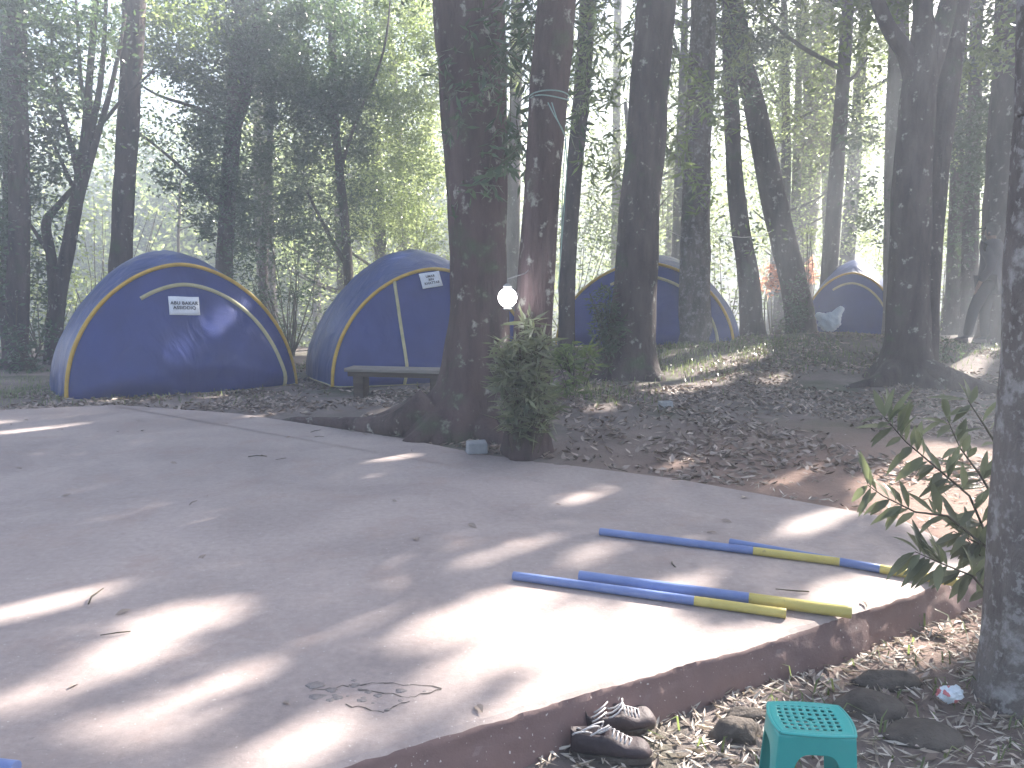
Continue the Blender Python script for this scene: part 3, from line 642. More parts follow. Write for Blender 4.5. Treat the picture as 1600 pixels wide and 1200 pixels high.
# ------------------------------------------------------------------ undergrowth
def shrub(label, blobs, size, m, dens=500, aspect=.4, name="shrub", stems=True, group=None, droop=.2, cat="shrub", mfol=None):
    c0, r0 = blob(*blobs[0][:5]); g = hz(c0.x, c0.y)
    root = empty(name, (c0.x, c0.y, g), label, cat, group)
    Ps = []; mb = MB()
    for b in blobs:
        c, r = blob(*b[:5]); k = b[5] if len(b) > 5 else 1
        Ps.append(cloud(c, r, max(50, int(r[0] * r[2] * 3.14 * dens * k)), 22, .24, .1))
        for _ in range(7):
            q = Vector(c) + Vector((rng.uniform(-.8, .8) * r[0], rng.uniform(-.6, .6) * r[1], rng.uniform(-.5, .9) * r[2]))
            bx_ = Vector((c0.x + rng.uniform(-.12, .12), c0.y + rng.uniform(-.12, .12), g - .05)); mid = bx_ * .35 + q * .65 + Vector((rng.uniform(-.15, .15), 0, -.25 * (q - bx_).length * .5))
            if _ > 4: continue
            mb.tube([bx_, mid, q], [.014 + size * .04, .01, .005], 5)
    P = np.concatenate(Ps); P = P[P[:, 2] > g - .3]
    foliage("foliage", P, size, M[m], root, aspect, droop)
    if stems:
        o = mb.build("stems", M['stem']); o.location = -Vector(root.location); o.parent = root
    return root
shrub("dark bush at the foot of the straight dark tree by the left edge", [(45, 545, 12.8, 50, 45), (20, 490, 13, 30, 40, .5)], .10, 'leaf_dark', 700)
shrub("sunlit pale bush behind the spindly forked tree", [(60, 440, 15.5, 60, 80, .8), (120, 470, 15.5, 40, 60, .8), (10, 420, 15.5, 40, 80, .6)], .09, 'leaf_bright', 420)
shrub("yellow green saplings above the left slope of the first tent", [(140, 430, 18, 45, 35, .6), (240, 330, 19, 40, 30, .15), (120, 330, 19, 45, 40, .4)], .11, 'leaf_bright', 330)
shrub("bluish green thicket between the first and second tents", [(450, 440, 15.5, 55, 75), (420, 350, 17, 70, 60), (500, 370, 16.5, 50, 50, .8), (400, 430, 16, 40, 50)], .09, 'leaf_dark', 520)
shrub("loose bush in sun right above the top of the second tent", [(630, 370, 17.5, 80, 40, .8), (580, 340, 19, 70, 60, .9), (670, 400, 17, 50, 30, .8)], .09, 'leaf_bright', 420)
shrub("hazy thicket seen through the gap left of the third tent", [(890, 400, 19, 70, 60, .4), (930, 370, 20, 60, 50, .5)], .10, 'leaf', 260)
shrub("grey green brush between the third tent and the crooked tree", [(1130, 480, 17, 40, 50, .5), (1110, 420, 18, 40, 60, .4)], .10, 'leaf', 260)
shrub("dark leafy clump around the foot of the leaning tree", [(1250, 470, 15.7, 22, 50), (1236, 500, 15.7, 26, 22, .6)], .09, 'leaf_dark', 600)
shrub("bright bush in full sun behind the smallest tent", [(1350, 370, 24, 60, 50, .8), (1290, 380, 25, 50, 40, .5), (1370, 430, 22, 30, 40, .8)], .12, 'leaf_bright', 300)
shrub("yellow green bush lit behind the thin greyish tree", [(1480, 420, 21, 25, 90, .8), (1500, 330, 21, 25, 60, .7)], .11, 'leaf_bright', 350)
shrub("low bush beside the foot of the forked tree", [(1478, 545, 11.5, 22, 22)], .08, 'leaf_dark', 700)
shrub("sapling with red flare tint in its leaves, left of the leaning tree", [(1206, 426, 18, 17, 32, 1.6), (1264, 424, 18.4, 10, 28, 1.5)], .13, 'leaf_flare', 420, cat="sapling", name="sapling")
shrub("small yellow leaved sapling between the leaning tree and the smallest tent", [(1262, 365, 17.5, 13, 10, 1)], .12, 'leaf_bright', 500, name="sapling", cat="sapling")

def spiky(label, boxes, Y, ls, n, m, name="shrub", cat="shrub", yj=.25, asp=.16):
    """long narrow leaved shoots: stems with leaves in whorls"""
    c = AT(boxes[0][0], boxes[0][1], Y); g = hz(c.x, c.y); root = empty(name, (c.x, c.y, g), label, cat)
    mb = MB(); L = []
    for (cx, cy, rw, rh, cnt) in boxes:
        for _ in range(cnt):
            a = random.uniform(0, 6.28); rr = math.sqrt(random.random())
            q = AT(cx + rw * rr * math.cos(a), cy + rh * rr * math.sin(a), Y + random.uniform(-yj, yj))
            b0 = Vector((c.x + (q.x - c.x) * .5, Y, q.z - random.uniform(.15, .35)))
            mb.tube([b0, (b0 + q) / 2 + Vector((0, 0, .03)), q], [.006, .004, .002], 4)
            for k in range(n): L.append((q.lerp(b0, random.random() * .5))[:])
    P = np.array(L); V, Fq = leaf_mesh(P, ls, asp, .05, fold=.3)
    o = mesh("foliage", V, Fq, M[m], None, False); o.location = -Vector(root.location); o.parent = root
    s = mb.build("stems", M['stem']); s.location = -Vector(root.location); s.parent = root
    return root
spiky("bushy narrow leaved shrub clinging round the slim tree at the slab edge", [(815, 590, 46, 58, 80), (830, 530, 32, 42, 44), (790, 560, 26, 36, 20), (845, 610, 32, 40, 26), (818, 650, 34, 18, 16)], 5.95, .15, 8, 'leaf_olive')
spiky("ferny climber on the left side of the dark leaning trunk", [(950, 520, 26, 60, 60), (940, 470, 22, 30, 26)], 10.1, .12, 12, 'leaf_dark')
spiky("low broad leaved seedlings between the slim tree and the dark trunk", [(900, 555, 40, 22, 26), (880, 600, 24, 24, 14)], 8.6, .14, 8, 'leaf', "seedlings", "seedling", asp=.25)

# leafy branches beside the nearest trunk
def leaf6(base, d, up, L, W, V, Fc):
    d = d.normalized(); s = d.cross(up).normalized(); nrm = s.cross(d); n = len(V); prof = [(0, 0), (.18, .55), (.42, 1), (.68, .8), (.88, .38), (1, 0)]
    cv = random.uniform(.05, .3)
    for t, wv in prof:
        c = base + d * L * t - nrm * L * cv * t * t
        V += [tuple(c - s * W * wv + nrm * W * wv * .35), tuple(c), tuple(c + s * W * wv + nrm * W * wv * .35)]
    for i in range(5):
        a = n + i * 3; Fc += [(a, a + 1, a + 4, a + 3), (a + 1, a + 2, a + 5, a + 4)]
def branchy(label, shoots, ls=.125):
    c = AT(1535, 1000, 2.9); root = empty("leafy_sapling", (c.x, c.y, hz(c.x, c.y)), label, "sapling")
    mb = MB(); V = []; Fc = []
    for pts, dens in shoots:
        P = [AT(x, y, Y) for x, y, Y in pts]; Q = []
        for a, b in zip(P, P[1:]):
            for k in range(5): Q.append(a.lerp(b, k / 5))
        Q.append(P[-1]); mb.tube(Q, [.006 * (1 - .75 * i / len(Q)) for i in range(len(Q))], 6)
        n = int(len(Q) * dens)
        for i in range(n):
            k = random.randint(len(Q) // 6, len(Q) - 1); t = (Q[min(k + 1, len(Q) - 1)] - Q[max(k - 1, 0)]).normalized()
            side = 1 if i % 2 else -1; o = t.cross(Vector((0, -1, .3))).normalized() * side
            d = (t * random.uniform(.3, .9) + o * random.uniform(.4, 1) + Vector((0, random.uniform(-.5, .5), random.uniform(-.4, .1))))
            leaf6(Q[k], d, Vector((random.uniform(-.5, .5), -.3, 1)), ls * random.uniform(.7, 1.35), ls * random.uniform(.10, .16), V, Fc)
    o = mesh("foliage", V, Fc, M['leaf_olive'], None); o.location = -Vector(root.location); o.parent = root
    s = mb.build("stems", M['stem']); s.location = -Vector(root.location); s.parent = root
branchy("leafy sapling reaching left from behind the nearest trunk", [
    ([(1560, 880, 3.3), (1515, 775, 3.2), (1460, 728, 3.15), (1415, 690, 3.1), (1382, 652, 3.05)], 2.6),
    ([(1560, 870, 3.2), (1480, 806, 3.15), (1430, 800, 3.1), (1380, 775, 3.1), (1356, 758, 3.1)], 1.4),
    ([(1560, 790, 3.3), (1530, 740, 3.3), (1500, 700, 3.3), (1480, 655, 3.3)], 1.8),
    ([(1560, 700, 3.3), (1535, 660, 3.3), (1512, 625, 3.3)], 1.0),
    ([(1570, 960, 3.2), (1520, 900, 3.1), (1470, 880, 3.0), (1430, 862, 3.0)], 2.6),
    ([(1570, 900, 3.3), (1530, 850, 3.2), (1490, 830, 3.2)], 2.2), ([(1570, 940, 3.3), (1540, 880, 3.2), (1510, 840, 3.2)], 2.4)])

# ------------------------------------------------------------------ wood beyond
def far_wood(name, label, n, xr, yr, hr, size, m, dens, cat="wood"):
    Ps = []
    for _ in range(n):
        y = rng.uniform(*yr); x = rng.uniform(xr[0], xr[1]) * y
        h = rng.uniform(*hr); g = hz(x, y); r = h * .26
        Ps.append(cloud((x, y, g + h * .58), (r, r, h * .45), int(dens * r * h), 16, .28, .15))
    Pw = np.concatenate(Ps); Pw = Pw[Pw[:, 2] < 16.2]
    o = foliage(name, Pw, size, M[m], None, .5, .2)
    return tag(o, label, cat, kind="stuff")
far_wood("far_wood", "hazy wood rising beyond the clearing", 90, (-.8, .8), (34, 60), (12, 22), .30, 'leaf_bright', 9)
far_wood("far_wood", "shaded blue green trees of the valley side seen past the first tent", 46, (-.75, -.05), (44, 64), (13, 18.5), .32, 'leaf_dark', 120)  # dark leaf colour stands in for shade on the valley side
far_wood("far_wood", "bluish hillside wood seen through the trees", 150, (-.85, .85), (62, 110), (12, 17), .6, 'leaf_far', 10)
for i in range(22):      # individual middle-distance trees
    y = rng.uniform(21, 38); x = rng.uniform(-.72, .72) * y; g = hz(x, y); h = min(rng.uniform(9, 16), 16 - g)
    sx_ = 800 + x / y * F
    if 120 < sx_ < 340: continue
    root = empty("background_tree", (x, y, g), "leafy tree in the hazy backdrop behind the row of tents", "tree", "trees of the hazy backdrop")
    mb = MB(); trunk_mb(mb, [Vector((x, y, g - .3)), Vector((x + rng.uniform(-.2, .2), y, g + h * .4)), Vector((x + rng.uniform(-.5, .5), y, g + h * .9))], [.20, .16, .06], i * 1.9, 8, .5)
    for b_ in range(9):
        z0 = rng.uniform(.2, .8) * h; a0 = rng.uniform(0, 6.28); L = rng.uniform(1, 2.4); p0 = Vector((x, y, g + z0)); p1 = p0 + Vector((math.cos(a0) * L, math.sin(a0) * L, L * .5))
        trunk_mb(mb, [p0, (p0 + p1) / 2 + Vector((0, 0, -.1)), p1], [.05, .035, .015], i + b_, 5, .5)
    o = mb.build("trunk", M['bark_pale' if i % 3 == 0 else 'bark']); o.location = -Vector(root.location); o.parent = root
    r = rng.uniform(1.6, 2.6)
    foliage("crown", cloud((x, y, g + h * .6), (r, r, h * .42), int(r * h * 130), 44, .16, .2), .14, M[['leaf', 'leaf_bright', 'leaf_far', 'leaf_bright'][i % 4]], root, .45, .25)
def brush(label, n, xr, yr, m):
    Ps = []
    for _ in range(n):
        y = rng.uniform(*yr); x = rng.uniform(*xr) * y; g = hz(x, y); r = rng.uniform(.6, 1.5)
        if y < 22.5 and 5.6 < x < 10.8: continue
        Ps.append(cloud((x, y, g + r * .5), (r, r, r * .9), int(300 * r * r), 12, .3, .1))
    tag(foliage("undergrowth", np.concatenate(Ps), .12, M[m], None, .42, .15), label, "undergrowth", kind="stuff")
brush("tangled undergrowth on the slope behind the tents", 90, (-.75, .75), (18.5, 34), 'leaf_far')

# ------------------------------------------------------------------ litter, grass, straw
def litter(name, label, C, L, asp, m, flat=.25):
    n = len(C); a = rng.uniform(0, 6.28, n); d = np.stack([np.cos(a), np.sin(a), rng.normal(size=n) * flat], 1); d /= np.linalg.norm(d, axis=1)[:, None]
    s = np.stack([-np.sin(a), np.cos(a), rng.normal(size=n) * flat], 1); s /= np.linalg.norm(s, axis=1)[:, None]
    nn = np.cross(d, s); Ln = L * rng.uniform(.6, 1.4, n)[:, None]; W = Ln * asp * .5; cv = rng.uniform(-.1, .35, n)[:, None]
    V = np.stack([C - d * Ln * .5, C + s * W + nn * W * cv * 2, C + d * Ln * .1 + nn * Ln * cv * -.3, C - s * W + nn * W * cv * 2, C + d * Ln * .5 + nn * Ln * cv * .4], 1)
    b = np.arange(n)[:, None] * 5
    Fq = np.concatenate([b + [0, 1, 2], b + [0, 2, 3], b + [1, 4, 2], b + [2, 4, 3]], 1).reshape(-1, 3)
    tag(mesh(name, V.reshape(-1, 3), Fq, M[m], None, False), label, kind="stuff", cat="ground cover")
def scatter(n, xr, yr, dens=None, zoff=.008, off_slab=True, clump=1.0, th=-.05):
    x = rng.uniform(*xr, n); y = rng.uniform(*yr, n); P = np.stack([x, y], 1)
    k = np.ones(n, bool)
    if off_slab: k &= ~inside(P, SL) | (rng.uniform(size=n) < .0)
    nz = vnoise(x, y, clump, 2.2); k &= nz + rng.normal(size=n) * .15 > th
    if dens is not None: k &= dens(x, y)
    x, y = x[k], y[k]; return np.stack([x, y, height(x, y) + zoff], 1)
C1 = scatter(48000, (-6.5, 8), (5.2, 15), lambda x, y: (y < 14) & (np.abs(x) < y * .72 + .5), .012, th=-.12)
litter("leaf_litter", "fallen brown leaves strewn over the earth between slab and tents", C1, .085, .38, 'litter', .4)
C2 = scatter(26000, (-.6, 5.5), (1.7, 5.5), lambda x, y: (y < 3.75) | (rng.uniform(size=len(x)) < .12), .012, th=-.6)
litter("straw_litter", "dry straw and bits of leaf on the low ground beside the slab", C2, .06, .16, 'straw', .35)
C2b = scatter(1500, (-.6, 5.5), (1.7, 5.0), None, .012, th=-.3)
litter("leaf_litter", "dry fallen leaves among the straw beside the slab", C2b, .06, .4, 'litter', .4)
def grass(label, C, Hh, m='grass'):
    n = len(C); a = rng.uniform(0, 6.28, n); L = Hh * rng.uniform(.5, 1.3, n)[:, None]; lean = rng.uniform(.2, .9, n)[:, None]
    d = np.stack([np.cos(a), np.sin(a), np.zeros(n)], 1); s = np.stack([-np.sin(a), np.cos(a), np.zeros(n)], 1); up = np.array([0, 0, 1.0])
    W = .003 + L * .012
    mid = C + up * L * .6 + d * L * lean * .35; tip = C + up * L * rng.uniform(.2, .8, n)[:, None] + d * L * lean * 1.3
    V = np.stack([C - s * W, C + s * W, mid + s * W * .8, mid - s * W * .8, tip], 1).reshape(-1, 3); b = np.arange(n)[:, None] * 5
    Fq = np.concatenate([b + [0, 1, 2], b + [0, 2, 3], b + [3, 2, 4]], 1).reshape(-1, 3)
    tag(mesh("grass", V, Fq, M[m], None, False), label, cat="grass", kind="stuff")
def gd(n, cx, cy, rx, ry):
    x = cx + rng.normal(size=n) * rx; y = cy + rng.normal(size=n) * ry; k = ~inside(np.stack([x, y], 1), SL); x, y = x[k], y[k]
    return np.stack([x, y, height(x, y) - .01], 1)
grass("green grass tufts on the mound around the lichen spotted tree", np.concatenate([gd(1800, 3.6, 12.6, .9, .6), gd(900, 2.3, 11.2, .5, .6), gd(500, 5.3, 11.4, 1.2, .5), gd(400, 1.0, 9.0, .4, .5)]), .13)
grass("short grass and weeds beyond the slab on the left", np.concatenate([gd(3000, -6.5, 10.3, 1.6, .8), gd(1500, -3, 13.2, 2.0, .5)]), .10)
grass("grass blades around the foot of the nearest trunk", np.concatenate([gd(260, 2.1, 2.6, .35, .35), gd(60, 1.3, 2.6, .4, .25)]), .10)
grass("weeds at the crest of the mound below the person", gd(700, 7.4, 12.6, 1.0, .5), .12)

# ------------------------------------------------------------------ tents
def tmesh(txt, size, thick=.0015):
    cu = bpy.data.curves.new("lettering", 'FONT'); cu.body = txt; cu.size = size; cu.align_x = 'CENTER'; cu.align_y = 'CENTER'; cu.offset = size * .018; cu.extrude = thick; cu.space_line = 1.05; cu.space_character = 1.08
    o = bpy.data.objects.new("t", cu); sc.collection.objects.link(o); bpy.context.view_layer.update()
    me = bpy.data.meshes.new_from_object(o.evaluated_get(bpy.context.evaluated_depsgraph_get())); bpy.data.objects.remove(o)
    me.materials.clear(); me.materials.append(M['ink']); return me
def tent(label, loc, rz, W, Hh, L, sign=None, zipper='arch', panel='tent', fly='tent_fly', seed=0, hem=True, arch_frac=.86, bulge=.52):
    root = empty("dome_tent", loc, label, "tent", None, rz)
    a0, h0 = W / 2 * .95, Hh * arch_frac
    def sec(a, h, th, px=1.12): c = math.cos(th); return a * math.copysign(abs(c) ** px, c), h * math.sin(th)
    NS, NT = 34, 60; V = []
    for i in range(NS + 1):
        s = i / NS
        if s < .42:
            t = s / .42; e = t * t * (3 - 2 * t); a = a0 + (W / 2 - a0) * e; h = h0 + (Hh - h0) * math.sin(t * math.pi / 2); y = L * .44 * t
        else:
            ph = (s - .42) / .58 * math.pi / 2; h = Hh * math.cos(ph) ** .9 if i < NS else .0; a = W / 2 * max(.35, math.cos(ph) ** .35 if i < NS else .35); y = L * .44 + L * .56 * math.sin(ph)
        for j in range(NT + 1):
            th = math.pi * j / NT; x, z = sec(a, h, th, 1.12 + .30 * min(1, s / .42))
            tilt = .16 * math.sin(th) * (1 - s)                # the front hoop leans back a little
            k = .018 * mnoise.noise(Vector((x * 2 + seed, y * 2.5, z * 2))) + .012 * mnoise.noise(Vector((x * 6 + seed, y * 6, z * 5)))
            # poles cross over the top: small ridges, fabric sags between them
            rid = -.05 * math.sin(3 * th) ** 2 * math.sin(math.pi * min(1, s * 1.1)) * math.sin(th)
            f = 1 + (k + rid) / max(.5, Hh)
            V.append((x * f, y + tilt, max(.012, z * f) if j not in (0, NT) else .012 + abs(k)))
    n = NT + 1
    Fc = [(i * n + j, i * n + j + 1, (i + 1) * n + j + 1, (i + 1) * n + j) for i in range(NS) for j in range(NT)]
    mesh("rainfly", V, Fc, M[fly], root)
    # front panel, bowed outwards
    def fp(r, th):
        x, z = sec(a0, h0, th)
        xx, zz = x * r, z * r; zt_ = h0 * math.sqrt(max(1e-4, 1 - min(.999, abs(xx) / a0) ** (2 / 1.12))); q_ = min(1, zz / zt_)
        B = (1 - q_) if q_ > .22 else .78 - .30 * (1 - q_ / .22) ** 2
        y = .16 * math.sin(th) * r - bulge * B * math.sqrt(max(0, 1 - (xx / a0) ** 2))
        k = .03 * mnoise.noise(Vector((x * r * 2.2 + seed + 4, z * r * 2.2, 1))) + .012 * mnoise.noise(Vector((x * r * 7 + seed, z * r * 6, 2)))
        sag = .05 * math.exp(-((z * r - .22) / .12) ** 2) * math.sin(x * r * 2.5 + seed)
        return Vector((x * r, y + (k + sag) * (1 - r ** 6), max(.012, z * r)))
    NR = 26; V = []
    for i in range(NR + 1):
        for j in range(NT + 1): V.append(fp(1 - i / NR * .999, math.pi * j / NT))
    Fc = [(i * n + j, i * n + j + 1, (i + 1) * n + j + 1, (i + 1) * n + j) for i in range(NR) for j in range(NT)]
    mesh("door_panel", V, Fc, M[panel], root)
    mb = MB()
    def strip(P, wd, nrm=Vector((0, -1, 0)), th=.008):
        V = []; Fc = []
        for i, p in enumerate(P):
            t = (P[min(i + 1, len(P) - 1)] - P[max(0, i - 1)]).normalized(); s = t.cross(nrm).normalized()
            V += [p - s * wd / 2, p - s * wd / 2 + nrm * th, p + s * wd / 2 + nrm * th, p + s * wd / 2]
        for i in range(len(P) - 1):
            for k in range(4): a, b = i * 4 + k, i * 4 + (k + 1) % 4; Fc.append((a, b, b + 4, a + 4))
        return V, Fc
    P = [Vector((0, 0, 0)) + fp(1, math.pi * j / 70) * 1.006 + Vector((0, -.006, 0)) for j in range(71)]
    mb = MB(); mb.tube(P, .026, 8); mb.build("arch_piping", M['tape'], root)
    if hem:
        mb = MB(); P = [fp(1 - i / 30, 0) + Vector((0, -.005, .006)) for i in range(31)] + [fp(i / 30, math.pi) + Vector((0, -.005, .006)) for i in range(31)]
        mb.tube(P, .009, 6)
        P2 = []
        for i in range(14):
            s = i / 13 * .42; t = s / .42; a = a0 + (W / 2 - a0) * t * t * (3 - 2 * t); P2.append(Vector((a + .006, L * .44 * t, .016)))
        mb.tube(P2, .009, 6); mb.tube([Vector((-p.x, p.y, p.z)) for p in P2], .009, 6)
        mb.build("hem_piping", M['tape_pale'], root)
    if zipper == 'arch':
        P = [fp(.85, math.pi * (.0 + .66 * j / 40)) for j in range(41)]
        P = [Vector((p.x * 1.0, p.y, p.z)) + Vector((0, -.012, 0)) for p in P]
        V, Fc = strip(P, .05); mesh("zip_flap", V, Fc, M['tape_pale'], root)
    else:
        xz = zipper * a0; P = []
        zt = h0 * math.sin(math.acos(min(1, abs(xz / a0)) ** (1 / 1.12)))
        for j in range(16):
            z = zt * (1 - j / 15) + .02; th = math.atan2(z / h0, (abs(xz) / a0) ** (1 / 1.12) * (1 if xz > 0 else -1)); x1, z1 = sec(a0, h0, th)
            r = min(1, math.hypot(xz, z) / max(.01, math.hypot(x1, z1)))
            q = fp(r, th); P.append(Vector((xz, q.y - .012, z)))
        V, Fc = strip(P, .045); mesh("zip_flap", V, Fc, M['tape_pale'], root)
    if sign:
        txt, sx_, sz_, w_, h_, rot, ts = sign
        th = math.atan2(sz_ / h0, sx_ / a0 + 1e-6); x1, z1 = sec(a0, h0, th); r = min(.97, math.hypot(sx_, sz_) / math.hypot(x1, z1))
        q = fp(r, th); q2 = fp(r * .9, th); tilt = math.atan2((q.y - q2.y), max(.02, q.z - q2.z))
        bmv = MB(); V = []; Fc = []
        for i in range(7):
            for j in range(5):
                u, v = i / 6 - .5, j / 4 - .5; V.append((u * w_, v * h_, .008 * math.sin(u * 7) * math.cos(v * 5)))
        for i in range(6):
            for j in range(4): a = i * 5 + j; Fc.append((a, a + 5, a + 6, a + 1))
        o = mesh("paper_sign", V, Fc, M['paper'], root); so_ = o.modifiers.new("s", 'SOLIDIFY'); so_.thickness = .002
        o.location = q + Vector((0, -.035, 0)); o.rotation_euler = (math.pi / 2 - min(.5, tilt * .8), rot, 0)
        o.rotation_mode = 'XYZ'
        tm = tmesh(txt, ts); t_ = bpy.data.objects.new("lettering", tm); sc.collection.objects.link(t_); t_.parent = o
        t_.location = (0 if isinstance(txt, str) else 0, 0, .012)
    return root
TB = AT(291, 612, 10.2)
TZ = 0
T1 = tent("navy dome tent nearest the left edge, orange hoop, white sign with two lines", (-4.33, 10.25, hz(-4.3, 10.2) - .01), rad(36), 3.05, 1.98, 2.4, ("ABU BAKAR\nASSIDDIQ", -.06, 1.17, .38, .25, .04, .060), 'arch', seed=1)
T2 = tent("navy dome tent partly behind the thickest tree, upright yellow zip and tilted sign", (-1.05, 11.15, hz(-1.1, 11.2) - .01), rad(26), 3.3, 2.0, 2.6, ("UMAR\nBIN\nKHATTAB", -.13, 1.47, .31, .23, -.15, .048), -.40, seed=5, arch_frac=.81)
T3 = tent("dome tent behind the dark leaning trunk and the lichen spotted tree", (2.32, 13.7, hz(2.4, 13.6) - .06), rad(-18), 3.3, 1.74, 2.6, ("U SMAN", -.24, 1.34, .30, .26, .0, .07), 'arch', seed=9)
T4 = tent("smallest and farthest dome tent, on the right behind the mound", (8.15, 18.6, .05), rad(-27), 2.3, 1.95, 2.3, None, 'arch', seed=13, arch_frac=.80, bulge=.25)

# ------------------------------------------------------------------ bench
def bench():
    A = AT(545, 576, 9.45); B = AT(735, 580, 9.15); c = (A + B) / 2
    g = hz(c.x, c.y); root = empty("bench", (c.x, c.y, g), "simple wooden plank bench on posts before the second tent", "bench")
    d = (B - A); L = d.length; rz = math.atan2(d.y, d.x); zt = c.z - g
    mb = MB(); mb.box((0, 0, zt), (L, .30, .045)); o = mb.build("seat", M['wood_top'], root, False); bevel(o, .006)
    mb = MB(); mb.box((0, -.09, zt - .055), (L * .96, .05, .055)); mb.box((0, .09, zt - .055), (L * .96, .05, .055)); mb.build("rail", M['wood'], root, False)
    for sx in (-L / 2 + .16, L / 2 - .42):
        mb = MB(); mb.box((sx, 0, (zt - .1) / 2 - .1), (.13, .2, zt - .1 + .2 + .12), 0, .006); bevel(mb.build("leg", M['wood'], root, False), .008)
    root.rotation_euler.z = rz
bench()
g0 = G(575, 625, -.05)
mb = MB(); mb.tube([g0 + Vector((-.12, .03, .02)), g0 + Vector((.05, 0, .045)), g0 + Vector((.16, .02, .04))], [.03, .035, .025], 8, jit=.15)
o = mb.build("log", M['wood']); tag(o, "short dark piece of wood lying by the left bench leg", "wood piece")

# ------------------------------------------------------------------ painted poles
def pole(label, a, b, r, frac, zs=0.0, name="painted_pole", second=None):
    A = Vector(a) + Vector((0, 0, r + zs)); B = Vector(b) + Vector((0, 0, r + zs)); d = B - A
    root = empty(name, A, label, "pole", "striped blue and yellow poles")
    def seg(t0, t1, mname, nm, rr):
        m_ = MB(); P = [d * (t0 + (t1 - t0) * k / 14) + Vector((0, 0, 0)) for k in range(15)]
        m_.tube(P, rr, 20); o = m_.build(nm, M[mname], root, True); bevel(o, .002)
    seg(0, frac, 'blue', 'blue_section', r)
    if frac < 1: seg(frac, 1, 'yellow', 'yellow_section', r * 1.0)
    if second:
        pass
    return root
def g3(x, y, z=0): return G(x, y, z)
pole("front blue and yellow pole whose yellow end stops short of the slab edge", g3(802, 906), g3(1228, 966), .021, .69)
pole("pole resting against the front one, its thick yellow end jutting past the slab edge", g3(905, 908), g3(1330, 966), .026, .65)
pole("rear blue and yellow pole, its blue end farthest left of the back pair", g3(937, 836), g3(1312, 884), .021, .665)
pole("blue and yellow pole of the back pair whose end is hidden by leaves", g3(1140, 853), g3(1512, 920), .021, .665)
pole("blue pole just peeking in at the bottom left corner", Vector((-2.7, 2.25, 0)), g3(26, 1212), .022, 1.0)

# ------------------------------------------------------------------ stool
def stool():
    c = G(1266, 1121, -.17 + .27); root = empty("plastic_stool", (c.x, c.y, -.17), "small teal plastic stool with pierced top at the bottom edge", "stool", None, rad(-6))
    N = 42; hx_, hy_ = .118, .088; Ht = .27; V = []; Fc = []; idx = {}
    def sq(X, Y): k = .2; return X * math.sqrt(1 - k * Y * Y), Y * math.sqrt(1 - k * X * X)
    for i in range(N + 1):
        for j in range(N + 1):
            X, Y = i / N * 2 - 1, j / N * 2 - 1; x, y = sq(X, Y); e = max(abs(X), abs(Y))
            z = Ht - .006 * (1 - e ** 2) - (.006 if e > .97 else 0)
            idx[i, j] = len(V); V.append((x * hx_, y * hy_, z))
    def hole(i, j):
        if not (5 <= i < N - 5 and 5 <= j < N - 5): return False
        ctr = math.hypot(i - N / 2 + .5, j - N / 2 + .5)
        if ctr < 1.8: return True
        if ctr < 3.2: return False
        return i % 4 in (1, 2) and j % 5 in (1, 2, 3)
    for i in range(N):
        for j in range(N):
            if not hole(i, j): Fc.append((idx[i, j], idx[i + 1, j], idx[i + 1, j + 1], idx[i, j + 1]))
    top = (V, Fc)
    o = mesh("seat", V, Fc, M['teal'], root); s = o.modifiers.new("s", 'SOLIDIFY'); s.thickness = .004; s.offset = -1
    # skirt and legs from the same outline
    per = [(i, 0) for i in range(N)] + [(N, j) for j in range(N)] + [(i, N) for i in range(N, 0, -1)] + [(0, j) for j in range(N, 0, -1)]
    V = []; K = 22
    for (i, j) in per:
        X, Y = i / N * 2 - 1, j / N * 2 - 1; s_ = X if j in (0, N) and not (i in (0, N)) else Y
        if (i in (0, N)) and (j in (0, N)): s_ = 1
        x, y = sq(X, Y); q = abs(s_) / .64; zb = .207 * (1 - q ** 4) ** .25 if q < 1 else 0
        for k in range(K + 1):
            t = k / K; z = (Ht - .008) * (1 - t) + zb * t; fl = 1 + .16 * (1 - z / Ht) + .02 * min(1, (Ht - z) / .015)
            rib = .0
            V.append((x * hx_ * fl, y * hy_ * fl, z))
    n = len(per); Fc = [(a * (K + 1) + k, ((a + 1) % n) * (K + 1) + k, ((a + 1) % n) * (K + 1) + k + 1, a * (K + 1) + k + 1) for a in range(n) for k in range(K)]
    o = mesh("legs", V, Fc, M['teal'], root); s = o.modifiers.new("s", 'SOLIDIFY'); s.thickness = .004; s.offset = 1
    mb = MB()   # raised rim round the seat
    P = [];
    for (i, j) in per + per[:1]:
        X, Y = i / N * 2 - 1, j / N * 2 - 1; x, y = sq(X, Y); P.append(Vector((x * hx_, y * hy_, Ht - .006)))
    mb.tube(P, .0055, 8, cap=False); mb.build("rim", M['teal'], root)
stool()

